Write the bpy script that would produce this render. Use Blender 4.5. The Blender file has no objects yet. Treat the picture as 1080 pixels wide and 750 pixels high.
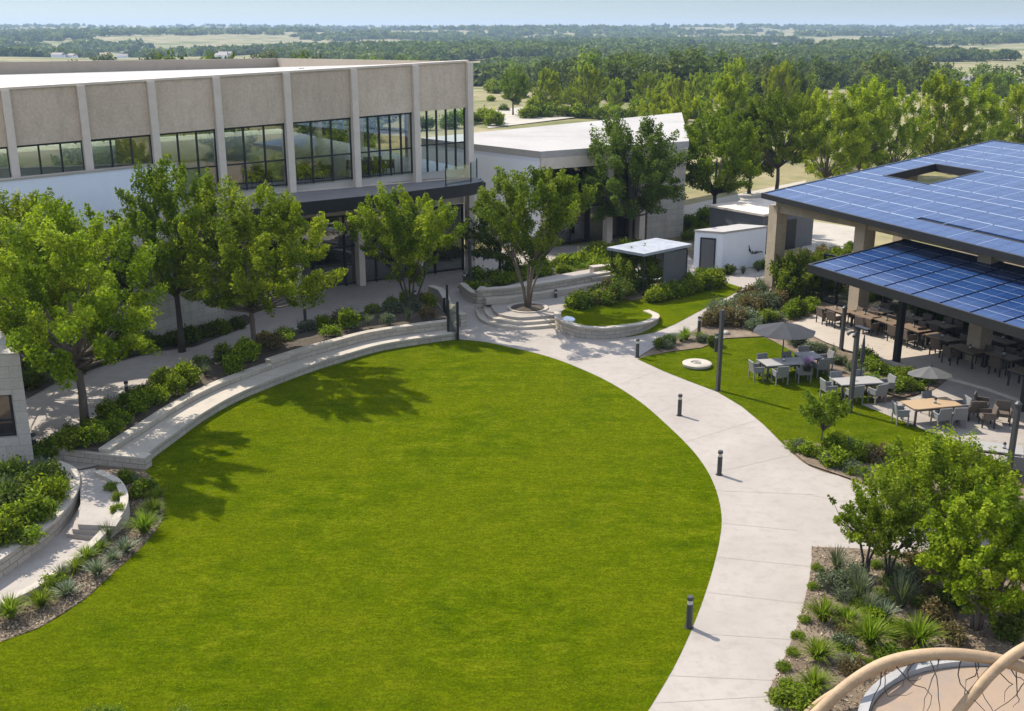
import bpy, bmesh, math, random
import numpy as np
from math import sin, cos, tan, atan, atan2, hypot, pi, radians, exp
from mathutils import Vector
S = bpy.context.scene
COL = S.collection
# ------------------------------------------------------------------ camera, sky, sun, exposure
PITCH, FOC, CAMH = radians(17.0), 1130.0, 15.0
cam = bpy.data.objects.new('camera', bpy.data.cameras.new('camera'))
COL.objects.link(cam)
cam.location = (0, 0, CAMH)
cam.rotation_euler = (pi / 2 - PITCH, 0, 0)
cam.data.sensor_width = 36
cam.data.lens = 36 * FOC / 1080
cam.data.clip_end = 20000
S.camera = cam
SUN_EL, SUN_AZ = radians(46), radians(-46)      # azimuth from +Y towards +X
W = bpy.data.worlds.new('World')
S.world = W
W.use_nodes = True
wn = W.node_tree
sky = wn.nodes.new('ShaderNodeTexSky')
sky.sky_type = 'NISHITA'
sky.sun_disc = False
sky.sun_elevation = SUN_EL
sky.sun_rotation = SUN_AZ
sky.air_density = 1.0
sky.dust_density = 0.15
sky.ozone_density = 2.5
sky.altitude = 2500
# the bright band the clear-sky model puts on the horizon is toned down, the dome slightly whitened, brightened and warmed overhead as added fill light
tcw = wn.nodes.new('ShaderNodeTexCoord'); sep = wn.nodes.new('ShaderNodeSeparateXYZ'); rmp = wn.nodes.new('ShaderNodeValToRGB'); mul = wn.nodes.new('ShaderNodeMixRGB'); hsv = wn.nodes.new('ShaderNodeHueSaturation')
wn.links.new(tcw.outputs['Generated'], sep.inputs[0]); wn.links.new(sep.outputs[2], rmp.inputs[0])
el = rmp.color_ramp.elements; el[0].position = 0.0; el[0].color = (.150, .156, .167, 1); el[1].position = .45; el[1].color = (1.2, 1.08, .94, 1)
e = el.new(.06); e.color = (.141, .152, .168, 1)
mul.blend_type = 'MULTIPLY'; mul.inputs[0].default_value = 1
hsv.inputs['Saturation'].default_value = .72
wn.links.new(sky.outputs[0], hsv.inputs['Color']); wn.links.new(hsv.outputs[0], mul.inputs[1]); wn.links.new(rmp.outputs[0], mul.inputs[2]); wn.links.new(mul.outputs[0], wn.nodes['Background'].inputs[0])
wn.nodes['Background'].inputs[1].default_value = 0.15
sl = bpy.data.lights.new('sun', 'SUN')
sl.energy = 2.05
sl.angle = radians(0.5)
sl.color = (1.0, 0.94, 0.84)
so = bpy.data.objects.new('sun', sl)
COL.objects.link(so)
sd = Vector((sin(SUN_AZ) * cos(SUN_EL), cos(SUN_AZ) * cos(SUN_EL), sin(SUN_EL)))
so.rotation_euler = sd.to_track_quat('Z', 'Y').to_euler()
S.view_settings.view_transform = 'Standard'
S.view_settings.look = 'None'
S.view_settings.exposure = 1.78
S.view_settings.gamma = 1
S.render.engine = 'CYCLES'
S.cycles.use_denoising = True
S.cycles.max_bounces = 8
S.cycles.diffuse_bounces = 5
S.cycles.glossy_bounces = 3
S.cycles.transparent_max_bounces = 12
S.cycles.volume_bounces = 0
S.cycles.sample_clamp_indirect = 6

# ------------------------------------------------------------------ helpers
def at(px, py, z=0.0):
    """point of the plane z seen in the photograph at px, py"""
    dx, dy = (px - 540) / FOC, (375 - py) / FOC
    dz = -sin(PITCH) + cos(PITCH) * dy
    t = (z - CAMH) / dz
    return Vector((dx * t, (cos(PITCH) + sin(PITCH) * dy) * t, z))

def zat(py, Y):
    return CAMH - Y * tan(PITCH - atan((375 - py) / FOC))

def pxof(p):
    zc = p[1] * cos(PITCH) + (CAMH - p[2]) * sin(PITCH)
    return 540 + FOC * p[0] / zc

def catmull(P, n):
    P = [Vector(p) for p in P]
    if len(P) < 3:
        return [P[0].lerp(P[1], i / n) for i in range(n + 1)]
    Q = [P[0] * 2 - P[1]] + P + [P[-1] * 2 - P[-2]]
    out = []
    for i in range(1, len(Q) - 2):
        for k in range(n):
            t = k / n
            a, b, c, d = Q[i - 1], Q[i], Q[i + 1], Q[i + 2]
            out.append(0.5 * ((2 * b) + (c - a) * t + (2 * a - 5 * b + 4 * c - d) * t * t + (3 * b - a - 3 * c + d) * t ** 3))
    out.append(P[-1])
    return out

def crv(pxs, n=5, z=0.0):
    return catmull([at(x, y, z) for x, y in pxs], n)

def offset(P, d):
    out = []
    for i, p in enumerate(P):
        a, b = P[max(i - 1, 0)], P[min(i + 1, len(P) - 1)]
        t = Vector((b.x - a.x, b.y - a.y, 0)).normalized()
        out.append(Vector((p.x - t.y * d, p.y + t.x * d, p.z)))
    return out

class MB:
    def __init__(s):
        s.v, s.f, s.uv, s.m = [], [], [], []
        s.mi = 0
    def add(s, vs, fs, uvs=None):
        o = len(s.v)
        s.v += [tuple(p) for p in vs]
        for i, f in enumerate(fs):
            s.f.append([o + k for k in f])
            s.uv.append(uvs[i] if uvs else None)
            s.m.append(s.mi)
        return s
    def box(s, c, d, rz=0.0, tilt=0.0):
        x, y, z = d[0] / 2, d[1] / 2, d[2] / 2
        vs = []
        for a in ((-x, -y, -z), (x, -y, -z), (x, y, -z), (-x, y, -z), (-x, -y, z), (x, -y, z), (x, y, z), (-x, y, z)):
            a = (a[0], a[1] * cos(tilt) - a[2] * sin(tilt), a[1] * sin(tilt) + a[2] * cos(tilt))
            vs.append((c[0] + a[0] * cos(rz) - a[1] * sin(rz), c[1] + a[0] * sin(rz) + a[1] * cos(rz), c[2] + a[2]))
        return s.add(vs, [(3, 2, 1, 0), (4, 5, 6, 7), (0, 1, 5, 4), (1, 2, 6, 5), (2, 3, 7, 6), (3, 0, 4, 7)])
    def seg(s, p, q, th, z0, z1, z0b=None, z1b=None, off=0.0):
        """upright slab from p to q in plan, th thick, its centre line off to the left"""
        d = Vector((q[0] - p[0], q[1] - p[1], 0)).normalized()
        n = Vector((-d.y, d.x, 0))
        a, b = n * (off - th / 2), n * (off + th / 2)
        z0b = z0 if z0b is None else z0b
        z1b = z1 if z1b is None else z1b
        P = [(p[0] + a.x, p[1] + a.y), (q[0] + a.x, q[1] + a.y), (q[0] + b.x, q[1] + b.y), (p[0] + b.x, p[1] + b.y)]
        return s.prism(P, [z0, z0b, z0b, z0], [z1, z1b, z1b, z1])
    def prism(s, P, z0, z1):
        n = len(P)
        ar = sum(P[i][0] * P[(i + 1) % n][1] - P[(i + 1) % n][0] * P[i][1] for i in range(n))
        z0 = list(z0) if hasattr(z0, '__len__') else [z0] * n
        z1 = list(z1) if hasattr(z1, '__len__') else [z1] * n
        if ar < 0:
            P, z0, z1 = list(P)[::-1], z0[::-1], z1[::-1]
        vs = [(p[0], p[1], z0[i]) for i, p in enumerate(P)] + [(p[0], p[1], z1[i]) for i, p in enumerate(P)]
        fs = [tuple(range(n - 1, -1, -1)), tuple(range(n, 2 * n))]
        fs += [(i, (i + 1) % n, n + (i + 1) % n, n + i) for i in range(n)]
        return s.add(vs, fs)
    def ribbon(s, A, B, z0, z1):
        """solid between polylines A and B; z0, z1 numbers or lists; uv follows the curve"""
        n = len(A)
        z0 = z0 if hasattr(z0, '__len__') else [z0] * n
        z1 = z1 if hasattr(z1, '__len__') else [z1] * n
        vs, L = [], [0.0]
        for i in range(n):
            vs += [(A[i].x, A[i].y, z0[i]), (B[i].x, B[i].y, z0[i]), (B[i].x, B[i].y, z1[i]), (A[i].x, A[i].y, z1[i])]
            if i:
                L.append(L[-1] + hypot(A[i].x - A[i - 1].x, A[i].y - A[i - 1].y))
        w = hypot(A[0].x - B[0].x, A[0].y - B[0].y)
        fs, uv = [], []
        for i in range(n - 1):
            a, b = 4 * i, 4 * i + 4
            u, v = L[i], L[i + 1]
            for (p, q, h0, h1) in ((0, 3, 'z', 'z'), (3, 2, 't', 't'), (2, 1, 'z', 'z'), (1, 0, 't', 't')):
                fs.append((a + p, b + p, b + q, a + q))
                if h0 == 'z':
                    uv.append([(u, vs[a + p][2]), (v, vs[b + p][2]), (v, vs[b + q][2]), (u, vs[a + q][2])])
                else:
                    uv.append([(u, 0.02), (v, 0.02), (v, w + .02), (u, w + .02)])
        fs += [(0, 3, 2, 1), (4 * n - 4, 4 * n - 3, 4 * n - 2, 4 * n - 1)]
        e = lambda k: [((i in (1, 2)) * w, vs[k + i][2]) for i in (0, 3, 2, 1)]
        uv += [e(0), [(0, z0[-1]), (w, z0[-1]), (w, z1[-1]), (0, z1[-1])]]
        o = len(s.f)
        s.add(vs, fs, uv)
        return s
    def tube(s, pts, rad, n=6, cap=True):
        pts = [Vector(p) for p in pts]
        rad = rad if hasattr(rad, '__len__') else [rad] * len(pts)
        vs, fs = [], []
        up = Vector((0.31, 0.17, 0.93))
        for i, p in enumerate(pts):
            t = (pts[min(i + 1, len(pts) - 1)] - pts[max(i - 1, 0)]).normalized()
            a = t.cross(up)
            if a.length < .05:
                a = t.cross(Vector((1, 0, 0)))
            a.normalize()
            b = t.cross(a)
            for k in range(n):
                g = 2 * pi * k / n
                vs.append(p + (a * cos(g) + b * sin(g)) * rad[i])
        for i in range(len(pts) - 1):
            for k in range(n):
                k2 = (k + 1) % n
                fs.append((i * n + k, (i + 1) * n + k, (i + 1) * n + k2, i * n + k2))
        if cap:
            fs += [tuple(range(n)), tuple(range(len(pts) * n - 1, (len(pts) - 1) * n - 1, -1))]
        return s.add(vs, fs)
    def lathe(s, prof, n=16, c=(0, 0, 0)):
        vs, fs = [], []
        for r, z in prof:
            for k in range(n):
                g = 2 * pi * k / n
                vs.append((c[0] + r * cos(g), c[1] + r * sin(g), c[2] + z))
        m = len(prof)
        for i in range(m - 1):
            for k in range(n):
                k2 = (k + 1) % n
                fs.append((i * n + k, i * n + k2, (i + 1) * n + k2, (i + 1) * n + k))
        fs += [tuple(range(n - 1, -1, -1)), tuple(range((m - 1) * n, m * n))]
        return s.add(vs, fs)
    def build(s, name, mats, parent=None, smooth=False, world=True, bevel=0):
        org = Vector(parent.get('_o', (0, 0, 0))) if (parent and world) else Vector((0, 0, 0))
        me = bpy.data.meshes.new(name)
        me.from_pydata([(p[0] - org.x, p[1] - org.y, p[2] - org.z) for p in s.v], [], s.f)
        for m in (mats if isinstance(mats, (list, tuple)) else [mats]):
            me.materials.append(m)
        ul = me.uv_layers.new(name='UVMap')
        for pl in me.polygons:
            pl.material_index = s.m[pl.index]
            uv = s.uv[pl.index]
            nn = pl.normal
            tx, ty = -nn.y, nn.x
            l = hypot(tx, ty) or 1
            for k, li in enumerate(pl.loop_indices):
                if uv:
                    ul.data[li].uv = uv[k]
                else:
                    p = s.v[s.f[pl.index][k]]
                    ul.data[li].uv = (p[0], p[1]) if abs(nn.z) > .6 else (p[0] * tx / l + p[1] * ty / l, p[2])
            pl.use_smooth = smooth
        if any(len(f) > 4 for f in s.f):
            bm = bmesh.new()
            bm.from_mesh(me)
            bmesh.ops.triangulate(bm, faces=[f for f in bm.faces if len(f.verts) > 6])
            bm.to_mesh(me)
            bm.free()
        o = bpy.data.objects.new(name, me)
        COL.objects.link(o)
        if parent:
            o.parent = parent
        if bevel:
            b = o.modifiers.new('bevel', 'BEVEL')
            b.width = bevel
            b.segments = 2
        return o

def tag(o, label=None, cat=None, group=None, kind=None):
    if label: o['label'] = label
    if cat: o['category'] = cat
    if group: o['group'] = group
    if kind: o['kind'] = kind
    return o

def thing(name, label, cat, loc=(0, 0, 0), rz=0.0, group=None):
    o = bpy.data.objects.new(name, None)
    COL.objects.link(o)
    o.location = loc
    o.rotation_euler = (0, 0, rz)
    o.empty_display_size = .3
    o['_o'] = tuple(loc)
    return tag(o, label, cat, group)

def dup(root, loc, rz=0.0, label=None, scale=None, name=None):
    def cp(o, par):
        c = o.copy()
        COL.objects.link(c)
        if par: c.parent = par
        for ch in list(o.children):
            cp(ch, c)
        return c
    r = cp(root, None)
    r.location = loc
    r.rotation_euler = (0, 0, rz)
    if scale: r.scale = (scale, scale, scale) if not hasattr(scale, '__len__') else scale
    if label: r['label'] = label
    return r

ORD = 'first second third fourth fifth sixth seventh eighth ninth tenth eleventh twelfth thirteenth fourteenth fifteenth sixteenth seventeenth eighteenth nineteenth twentieth'.split()
ORD += ['twenty-' + o for o in ORD[:9]] + ['thirtieth'] + ['thirty-' + o for o in ORD[:9]] + ['fortieth'] + ['forty-' + o for o in ORD[:9]]

# ------------------------------------------------------------------ materials
class NT:
    def __init__(s, name):
        s.m = bpy.data.materials.new(name)
        s.m.use_nodes = True
        s.t = s.m.node_tree
        s.p = s.t.nodes['Principled BSDF']
        s.out = s.t.nodes['Material Output']
    def n(s, typ, **kw):
        x = s.t.nodes.new('ShaderNode' + typ)
        for k, v in kw.items():
            if k in x.inputs.keys() if isinstance(k, str) else False:
                x.inputs[k].default_value = v
            else:
                setattr(x, k, v)
        return x
    def l(s, a, b):
        s.t.links.new(a, b)
    def coord(s, which='Object'):
        return s.n('TexCoord').outputs[which]
    def noise(s, co, scale, detail=4, rough=.6, sx=None):
        x = s.n('TexNoise')
        x.inputs['Scale'].default_value = scale
        x.inputs['Detail'].default_value = detail
        x.inputs['Roughness'].default_value = rough
        if sx:
            mp = s.n('Mapping')
            mp.inputs['Scale'].default_value = sx
            s.l(co, mp.inputs[0])
            co = mp.outputs[0]
        s.l(co, x.inputs['Vector'])
        return x.outputs['Fac']
    def ramp(s, fac, stops):
        r = s.n('ValToRGB')
        e = r.color_ramp.elements
        while len(e) < len(stops):
            e.new(.5)
        for i, (p, c) in enumerate(stops):
            e[i].position = p
            e[i].color = (*c, 1) if hasattr(c, '__len__') else (c, c, c, 1)
        s.l(fac, r.inputs[0])
        return r.outputs[0]
    def mix(s, fac, a, b, mode='MIX'):
        x = s.n('MixRGB')
        x.blend_type = mode
        for i, v in ((0, fac), (1, a), (2, b)):
            if hasattr(v, 'is_output') or isinstance(v, bpy.types.NodeSocket):
                s.l(v, x.inputs[i])
            else:
                x.inputs[i].default_value = v if i == 0 else (*v, 1)
        return x.outputs[0]
    def bump(s, h, strength=.3, dist=.02):
        b = s.n('Bump')
        b.inputs['Strength'].default_value = strength
        b.inputs['Distance'].default_value = dist
        s.l(h, b.inputs['Height'])
        s.l(b.outputs[0], s.p.inputs['Normal'])
        return b

def mk(name, c1, c2=None, scale=3.0, rough=.75, bump=0.0, bscale=40.0, metal=0.0, spec=.4, c3=None, sx=None):
    m = NT(name)
    co = m.coord()
    c2 = c2 or tuple(x * .82 for x in c1)
    f = m.noise(co, scale, 5, .65, sx)
    col = m.ramp(f, [(.35, c1), (.65, c2)])
    g = m.noise(co, bscale, 3, .7)
    col = m.mix(.35, col, m.ramp(g, [(.3, tuple(x * .75 for x in c1)), (.7, tuple(min(1, x * 1.15) for x in c1))]))
    if c3:
        col = m.mix(m.ramp(m.noise(co, scale * .3, 6, .7), [(.52, 0.0), (.66, .6)]), col, c3)
    m.l(col, m.p.inputs['Base Color'])
    m.p.inputs['Roughness'].default_value = rough
    m.p.inputs['Metallic'].default_value = metal
    m.p.inputs['Specular IOR Level'].default_value = spec
    if bump:
        m.bump(g, bump, .02)
    return m.m

def aggregate(name, c1, c2, c3):
    m = NT(name)
    co = m.coord()
    col = m.ramp(m.noise(co, .55, 6, .7), [(.36, c1), (.64, c2)])
    col = m.mix(m.ramp(m.noise(co, 1.6, 6, .7, (1, 1, .22)), [(.46, 0.0), (.70, .55)]), col, c3)
    oi = m.n('ObjectInfo')
    col = m.mix(1.0, col, m.ramp(oi.outputs['Random'], [(0, .84), (1, 1.08)]), 'MULTIPLY')
    g = m.noise(co, 7, 6, .85)
    col = m.mix(.8, col, m.ramp(g, [(.32, .72), (.68, 1.10)]), 'MULTIPLY')
    m.l(col, m.p.inputs['Base Color'])
    m.p.inputs['Roughness'].default_value = .95
    m.p.inputs['Specular IOR Level'].default_value = .1
    m.bump(g, .8, .04)
    return m.m

def stone(name, c1, c2, mortar, bw=.6, bh=.22, ms=.012, bump=.5):
    m = NT(name)
    uv = m.coord('UV')
    b = m.n('TexBrick')
    b.offset = .5
    for k, v in (('Scale', 1.0), ('Mortar Size', ms), ('Brick Width', bw), ('Row Height', bh), ('Bias', 0.0), ('Mortar Smooth', .2)):
        b.inputs[k].default_value = v
    b.inputs['Color1'].default_value = (*c1, 1)
    b.inputs['Color2'].default_value = (*c2, 1)
    b.inputs['Mortar'].default_value = (*mortar, 1)
    m.l(uv, b.inputs[0])
    co = m.coord()
    g = m.noise(co, 9, 6, .75)
    col = m.mix(.75, b.outputs[0], m.ramp(g, [(.3, .68), (.7, 1.0)]), 'MULTIPLY')
    st = m.noise(co, 1.1, 5, .6, (1, 1, .25))
    col = m.mix(m.ramp(st, [(.5, 0.0), (.72, .5)]), col, tuple(x * .55 for x in c1))
    m.l(col, m.p.inputs['Base Color'])
    m.p.inputs['Roughness'].default_value = .85
    m.p.inputs['Specular IOR Level'].default_value = .2
    h = m.mix(.5, g, m.ramp(b.outputs['Fac'], [(0, 1.0), (1, 0.0)]))
    m.bump(h, bump, .03)
    return m.m

def leafmat(name, stops, trans=.42, rough=.6, hue=.022):
    m = NT(name)
    a = m.n('Attribute')
    a.attribute_name = 'rnd'
    col = m.ramp(a.outputs['Fac'], stops)
    oi = m.n('ObjectInfo')
    hv = m.n('HueSaturation')
    mr = m.n('MapRange')
    mr.inputs['To Min'].default_value = .5 - hue * .35
    mr.inputs['To Max'].default_value = .5 + hue * .35
    m.l(oi.outputs['Random'], mr.inputs[0])
    m.l(mr.outputs[0], hv.inputs['Hue'])
    mv = m.n('MapRange')
    mv.inputs['To Min'].default_value = .9
    mv.inputs['To Max'].default_value = 1.12
    m.l(oi.outputs['Random'], mv.inputs[0])
    m.l(mv.outputs[0], hv.inputs['Value'])
    m.l(col, hv.inputs['Color'])
    m.l(hv.outputs[0], m.p.inputs['Base Color'])
    m.p.inputs['Roughness'].default_value = rough
    m.p.inputs['Specular IOR Level'].default_value = .08
    tr = m.n('BsdfTranslucent')
    br = m.mix(1.0, hv.outputs[0], (1.25, 1.35, .6), 'MULTIPLY')
    m.l(br, tr.inputs[0])
    ms = m.n('MixShader')
    ms.inputs[0].default_value = trans
    m.l(m.p.outputs[0], ms.inputs[1])
    m.l(tr.outputs[0], ms.inputs[2])
    m.l(ms.outputs[0], m.out.inputs[0])
    return m.m

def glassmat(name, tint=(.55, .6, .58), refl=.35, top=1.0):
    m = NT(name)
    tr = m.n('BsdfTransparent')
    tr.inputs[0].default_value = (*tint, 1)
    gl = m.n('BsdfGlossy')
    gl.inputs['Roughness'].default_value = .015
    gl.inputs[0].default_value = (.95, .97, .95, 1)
    fr = m.n('LayerWeight')
    fr.inputs[0].default_value = .35
    mr = m.n('MapRange')
    mr.inputs['To Min'].default_value = refl
    mr.inputs['To Max'].default_value = top
    m.l(fr.outputs['Fresnel'], mr.inputs[0])
    ms = m.n('MixShader')
    m.l(mr.outputs[0], ms.inputs[0])
    m.l(tr.outputs[0], ms.inputs[1])
    m.l(gl.outputs[0], ms.inputs[2])
    m.l(ms.outputs[0], m.out.inputs[0])
    # faint unevenness of the panes
    b = m.n('Bump')
    b.inputs['Strength'].default_value = .02
    b.inputs['Distance'].default_value = .05
    m.l(m.noise(m.coord(), .9, 1), b.inputs['Height'])
    m.l(b.outputs[0], gl.inputs['Normal'])
    return m.m

def lawnmat(name):
    m = NT(name)
    co = m.coord()
    big = m.noise(co, .22, 3, .55)
    med = m.noise(co, 1.1, 6, .75, (.75, 1.25, 1))
    fine = m.noise(co, 14, 5, .8)
    vf = m.noise(co, 60, 3, .8)
    c = m.ramp(med, [(.36, (.056, .088, .001)), (.5, (.086, .120, .001)), (.64, (.132, .155, .004))])
    c = m.mix(m.ramp(big, [(.42, 0.0), (.58, .6)]), c, (.112, .136, .002))
    c = m.mix(.8, c, m.ramp(fine, [(.38, .55), (.62, 1.3)]), 'MULTIPLY')
    c = m.mix(.6, c, m.ramp(m.noise(co, 5, 4, .75, (.7, 1.4, 1)), [(.4, .7), (.6, 1.2)]), 'MULTIPLY')
    c = m.mix(.5, c, m.ramp(vf, [(.35, .5), (.65, 1.3)]), 'MULTIPLY')
    dry = m.noise(co, 3.3, 6, .75)
    c = m.mix(m.ramp(dry, [(.6, 0.0), (.75, .35)]), c, (.165, .175, .014))
    m.l(c, m.p.inputs['Base Color'])
    m.p.inputs['Roughness'].default_value = .8
    m.p.inputs['Specular IOR Level'].default_value = 0
    m.bump(m.mix(.5, fine, vf), .9, .05)
    return m.m

def concmat(name, c1, c2, dark):
    m = NT(name)
    co = m.coord()
    a = m.noise(co, .35, 6, .65)
    b = m.noise(co, 2.2, 6, .75)
    c = m.noise(co, 70, 2, .8)
    col = m.ramp(a, [(.35, c1), (.65, c2)])
    col = m.mix(m.ramp(b, [(.48, 0.0), (.72, .7)]), col, dark)
    col = m.mix(.3, col, m.ramp(c, [(.3, .7), (.7, 1.0)]), 'MULTIPLY')
    m.l(col, m.p.inputs['Base Color'])
    m.p.inputs['Roughness'].default_value = .8
    m.p.inputs['Specular IOR Level'].default_value = .25
    m.bump(c, .15, .01)
    return m.m

def terrmat():
    m = NT('dry_grass_land')
    co = m.coord()
    a = m.noise(co, .012, 5, .6)
    b = m.noise(co, .05, 5, .65)
    c = m.noise(co, .6, 5, .75)
    col = m.ramp(a, [(.38, (.10, .125, .035)), (.47, (.25, .215, .105)), (.55, (.34, .275, .155)), (.66, (.16, .165, .06))])
    col = m.mix(m.ramp(b, [(.45, 0.0), (.6, .7)]), col, (.12, .14, .04))
    col = m.mix(m.ramp(b, [(.28, .6), (.4, 0.0)]), col, (.40, .34, .22))
    col = m.mix(.6, col, m.ramp(c, [(.3, .6), (.7, 1.2)]), 'MULTIPLY')
    m.l(col, m.p.inputs['Base Color'])
    m.p.inputs['Roughness'].default_value = .95
    m.p.inputs['Specular IOR Level'].default_value = .1
    m.bump(c, .6, .15)
    return m.m

def panelmat():
    m = NT('solar_cells')
    uv = m.coord('UV')
    b = m.n('TexBrick')
    b.offset = 0
    for k, v in (('Scale', 1.0), ('Mortar Size', .006), ('Brick Width', .5), ('Row Height', .5), ('Mortar Smooth', .1)):
        b.inputs[k].default_value = v
    b.inputs['Color1'].default_value = (.010, .032, .105, 1)
    b.inputs['Color2'].default_value = (.017, .047, .135, 1)
    b.inputs['Mortar'].default_value = (.10, .16, .30, 1)
    m.l(uv, b.inputs[0])
    n = m.noise(m.coord(), .6, 4, .6)
    m.l(m.mix(m.ramp(n, [(.4, 0.0), (.7, .5)]), b.outputs[0], (.022, .06, .16)), m.p.inputs['Base Color'])
    m.p.inputs['Roughness'].default_value = .22
    m.p.inputs['Specular IOR Level'].default_value = .15
    return m.m

M = dict(
    lawn=lawnmat('lawn_grass'),
    path=concmat('pale_concrete', (.385, .335, .285), (.33, .286, .243), (.275, .238, .20)),
    walk=concmat('grey_concrete', (.40, .39, .375), (.34, .33, .32), (.27, .265, .26)),
    patio=concmat('buff_concrete', (.47, .40, .32), (.42, .355, .285), (.34, .29, .24)),
    joint=mk('joint_dirt', (.36, .315, .265), rough=.95),
    mulch=mk('bark_mulch', (.14, .098, .062), (.22, .165, .11), 2.5, .95, .9, 30, c3=(.29, .23, .155)),
    soil=mk('dark_soil', (.06, .045, .03), (.10, .075, .05), 2.5, .95, .9, 18),
    stone=stone('limestone_block', (.47, .41, .325), (.37, .325, .26), (.20, .175, .14), .62, .20),
    stonew=stone('limestone_wall', (.50, .45, .375), (.43, .39, .325), (.27, .24, .20), .9, .42, .008, .35),
    cap=mk('limestone_cap', (.46, .40, .32), (.38, .33, .265), 1.5, .85, .3, 30, c3=(.28, .245, .20)),
    tan=stone('tan_stone', (.46, .37, .26), (.40, .32, .225), (.33, .26, .18), .9, .6, .006, .25),
    conc=aggregate('exposed_aggregate', (.68, .545, .41), (.61, .485, .36), (.48, .38, .28)),
    fin=mk('column_concrete', (.66, .565, .46), (.58, .49, .40), 2, .85, .2, 30),
    para=mk('parapet_render', (.42, .35, .27), (.36, .30, .23), 1, .9, .2, 12),
    roofw=mk('white_membrane', (.40, .37, .335), (.355, .325, .295), .25, .8, .1, 3, c3=(.28, .255, .225)),
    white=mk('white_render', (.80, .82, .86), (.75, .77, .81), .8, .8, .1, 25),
    grey=mk('grey_cladding', (.13, .13, .132), (.10, .10, .102), 1, .6),
    canopy=mk('canopy_membrane', (.20, .185, .17), (.16, .15, .14), .7, .8, .2, 8),
    dark=mk('dark_metal', (.022, .022, .023), (.03, .03, .03), 4, .45, metal=.3),
    post=mk('post_metal', (.055, .055, .055), (.075, .073, .07), 3, .5, metal=.2),
    lens=mk('frosted_lens', (.55, .52, .45), rough=.3),
    inside=mk('interior_plaster', (.34, .31, .27), (.28, .255, .22), .5),
    floor=mk('interior_floor', (.52, .47, .40), (.44, .40, .34), .5, .5),
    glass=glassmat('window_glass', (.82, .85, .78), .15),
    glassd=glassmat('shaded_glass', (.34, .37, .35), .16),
    rail=glassmat('railing_glass', (.86, .92, .92), .02, .3),
    solar=panelmat(),
    frame=mk('panel_frame', (.45, .50, .56), rough=.4, metal=.5),
    wick=mk('grey_wicker', (.22, .212, .20), (.165, .16, .15), 14, .8, .4, 60),
    wickd=mk('brown_wicker', (.12, .09, .065), (.085, .065, .05), 14, .8, .4, 60),
    cush=mk('pale_cushion', (.29, .285, .275), rough=.9),
    ttop=mk('grey_tabletop', (.34, .315, .285), (.28, .26, .235), 6, .5, sx=(1, 8, 1)),
    brown=mk('brown_tabletop', (.21, .14, .085), (.15, .10, .06), 5, .55, sx=(1, 9, 1)),
    teak=mk('teak_tabletop', (.42, .29, .165), (.33, .22, .12), 5, .55, sx=(1, 9, 1)),
    cloth=mk('charcoal_canvas', (.045, .045, .048), (.035, .035, .038), 3, .9, .1, 60),
    clothg=mk('grey_canvas', (.11, .105, .098), (.085, .082, .078), 3, .9, .1, 60),
    bark=mk('grey_bark', (.15, .115, .085), (.095, .073, .055), 6, .9, .7, 20, sx=(1, 1, .2)),
    barkd=mk('dark_bark', (.07, .055, .042), (.045, .036, .03), 6, .9, .7, 20, sx=(1, 1, .2)),
    wood=mk('bent_timber', (.44, .30, .17), (.30, .20, .11), 2.2, .65, .35, 22, c3=(.20, .13, .07), sx=(1, 1, 3)),
    sand=mk('play_surface', (.34, .235, .155), (.29, .225, .165), .7, .9, .3, 40, c3=(.19, .18, .17)),
    gravel=mk('pale_gravel', (.44, .39, .32), (.36, .32, .26), .6, .95, .5, 12, c3=(.28, .245, .19)),
    rock=mk('limestone_rock', (.42, .38, .31), (.30, .27, .22), 2, .9, .6, 10),
    terr=terrmat(),
    tile=mk('far_roof', (.35, .30, .27), rough=.9),
    purple=leafmat('lavender_bloom', [(0, (.10, .07, .16)), (1, (.25, .19, .36))], .2),
    L_yel=leafmat('yellow_green_leaf', [(0, (.05, .088, .003)), (.5, (.165, .222, .006)), (1, (.38, .415, .03))], .36),
    L_mid=leafmat('mid_green_leaf', [(0, (.045, .08, .003)), (.5, (.125, .178, .007)), (1, (.27, .315, .03))], .35),
    L_drk=leafmat('dark_green_leaf', [(0, (.034, .058, .007)), (.5, (.08, .115, .012)), (1, (.17, .20, .04))], .35),
    L_sag=leafmat('sage_leaf', [(0, (.06, .08, .04)), (.5, (.12, .145, .08)), (1, (.22, .24, .15))], .25),
    L_sil=leafmat('silver_leaf', [(0, (.075, .10, .05)), (.5, (.16, .195, .11)), (1, (.32, .35, .24))], .2),
    L_rus=leafmat('russet_leaf', [(0, (.07, .055, .025)), (.5, (.14, .105, .045)), (1, (.23, .17, .075))], .3),
    L_lim=leafmat('lime_blade', [(0, (.075, .12, .008)), (.5, (.15, .21, .014)), (1, (.25, .29, .04))], .45),
    L_bri=leafmat('bright_leaf', [(0, (.075, .115, .004)), (.5, (.235, .285, .010)), (1, (.48, .49, .045))], .42),
    L_far=leafmat('far_leaf', [(0, (.028, .048, .012)), (.5, (.085, .11, .024)), (1, (.22, .23, .06))], .3, hue=.05),
)
M['chip'] = leafmat('bark_chip', [(0, (.07, .045, .028)), (.5, (.20, .145, .095)), (1, (.40, .32, .22))], .0)
M['blade'] = leafmat('lawn_blade', [(0, (.048, .08, .001)), (.5, (.090, .126, .002)), (1, (.17, .185, .010))], .3)

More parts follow.
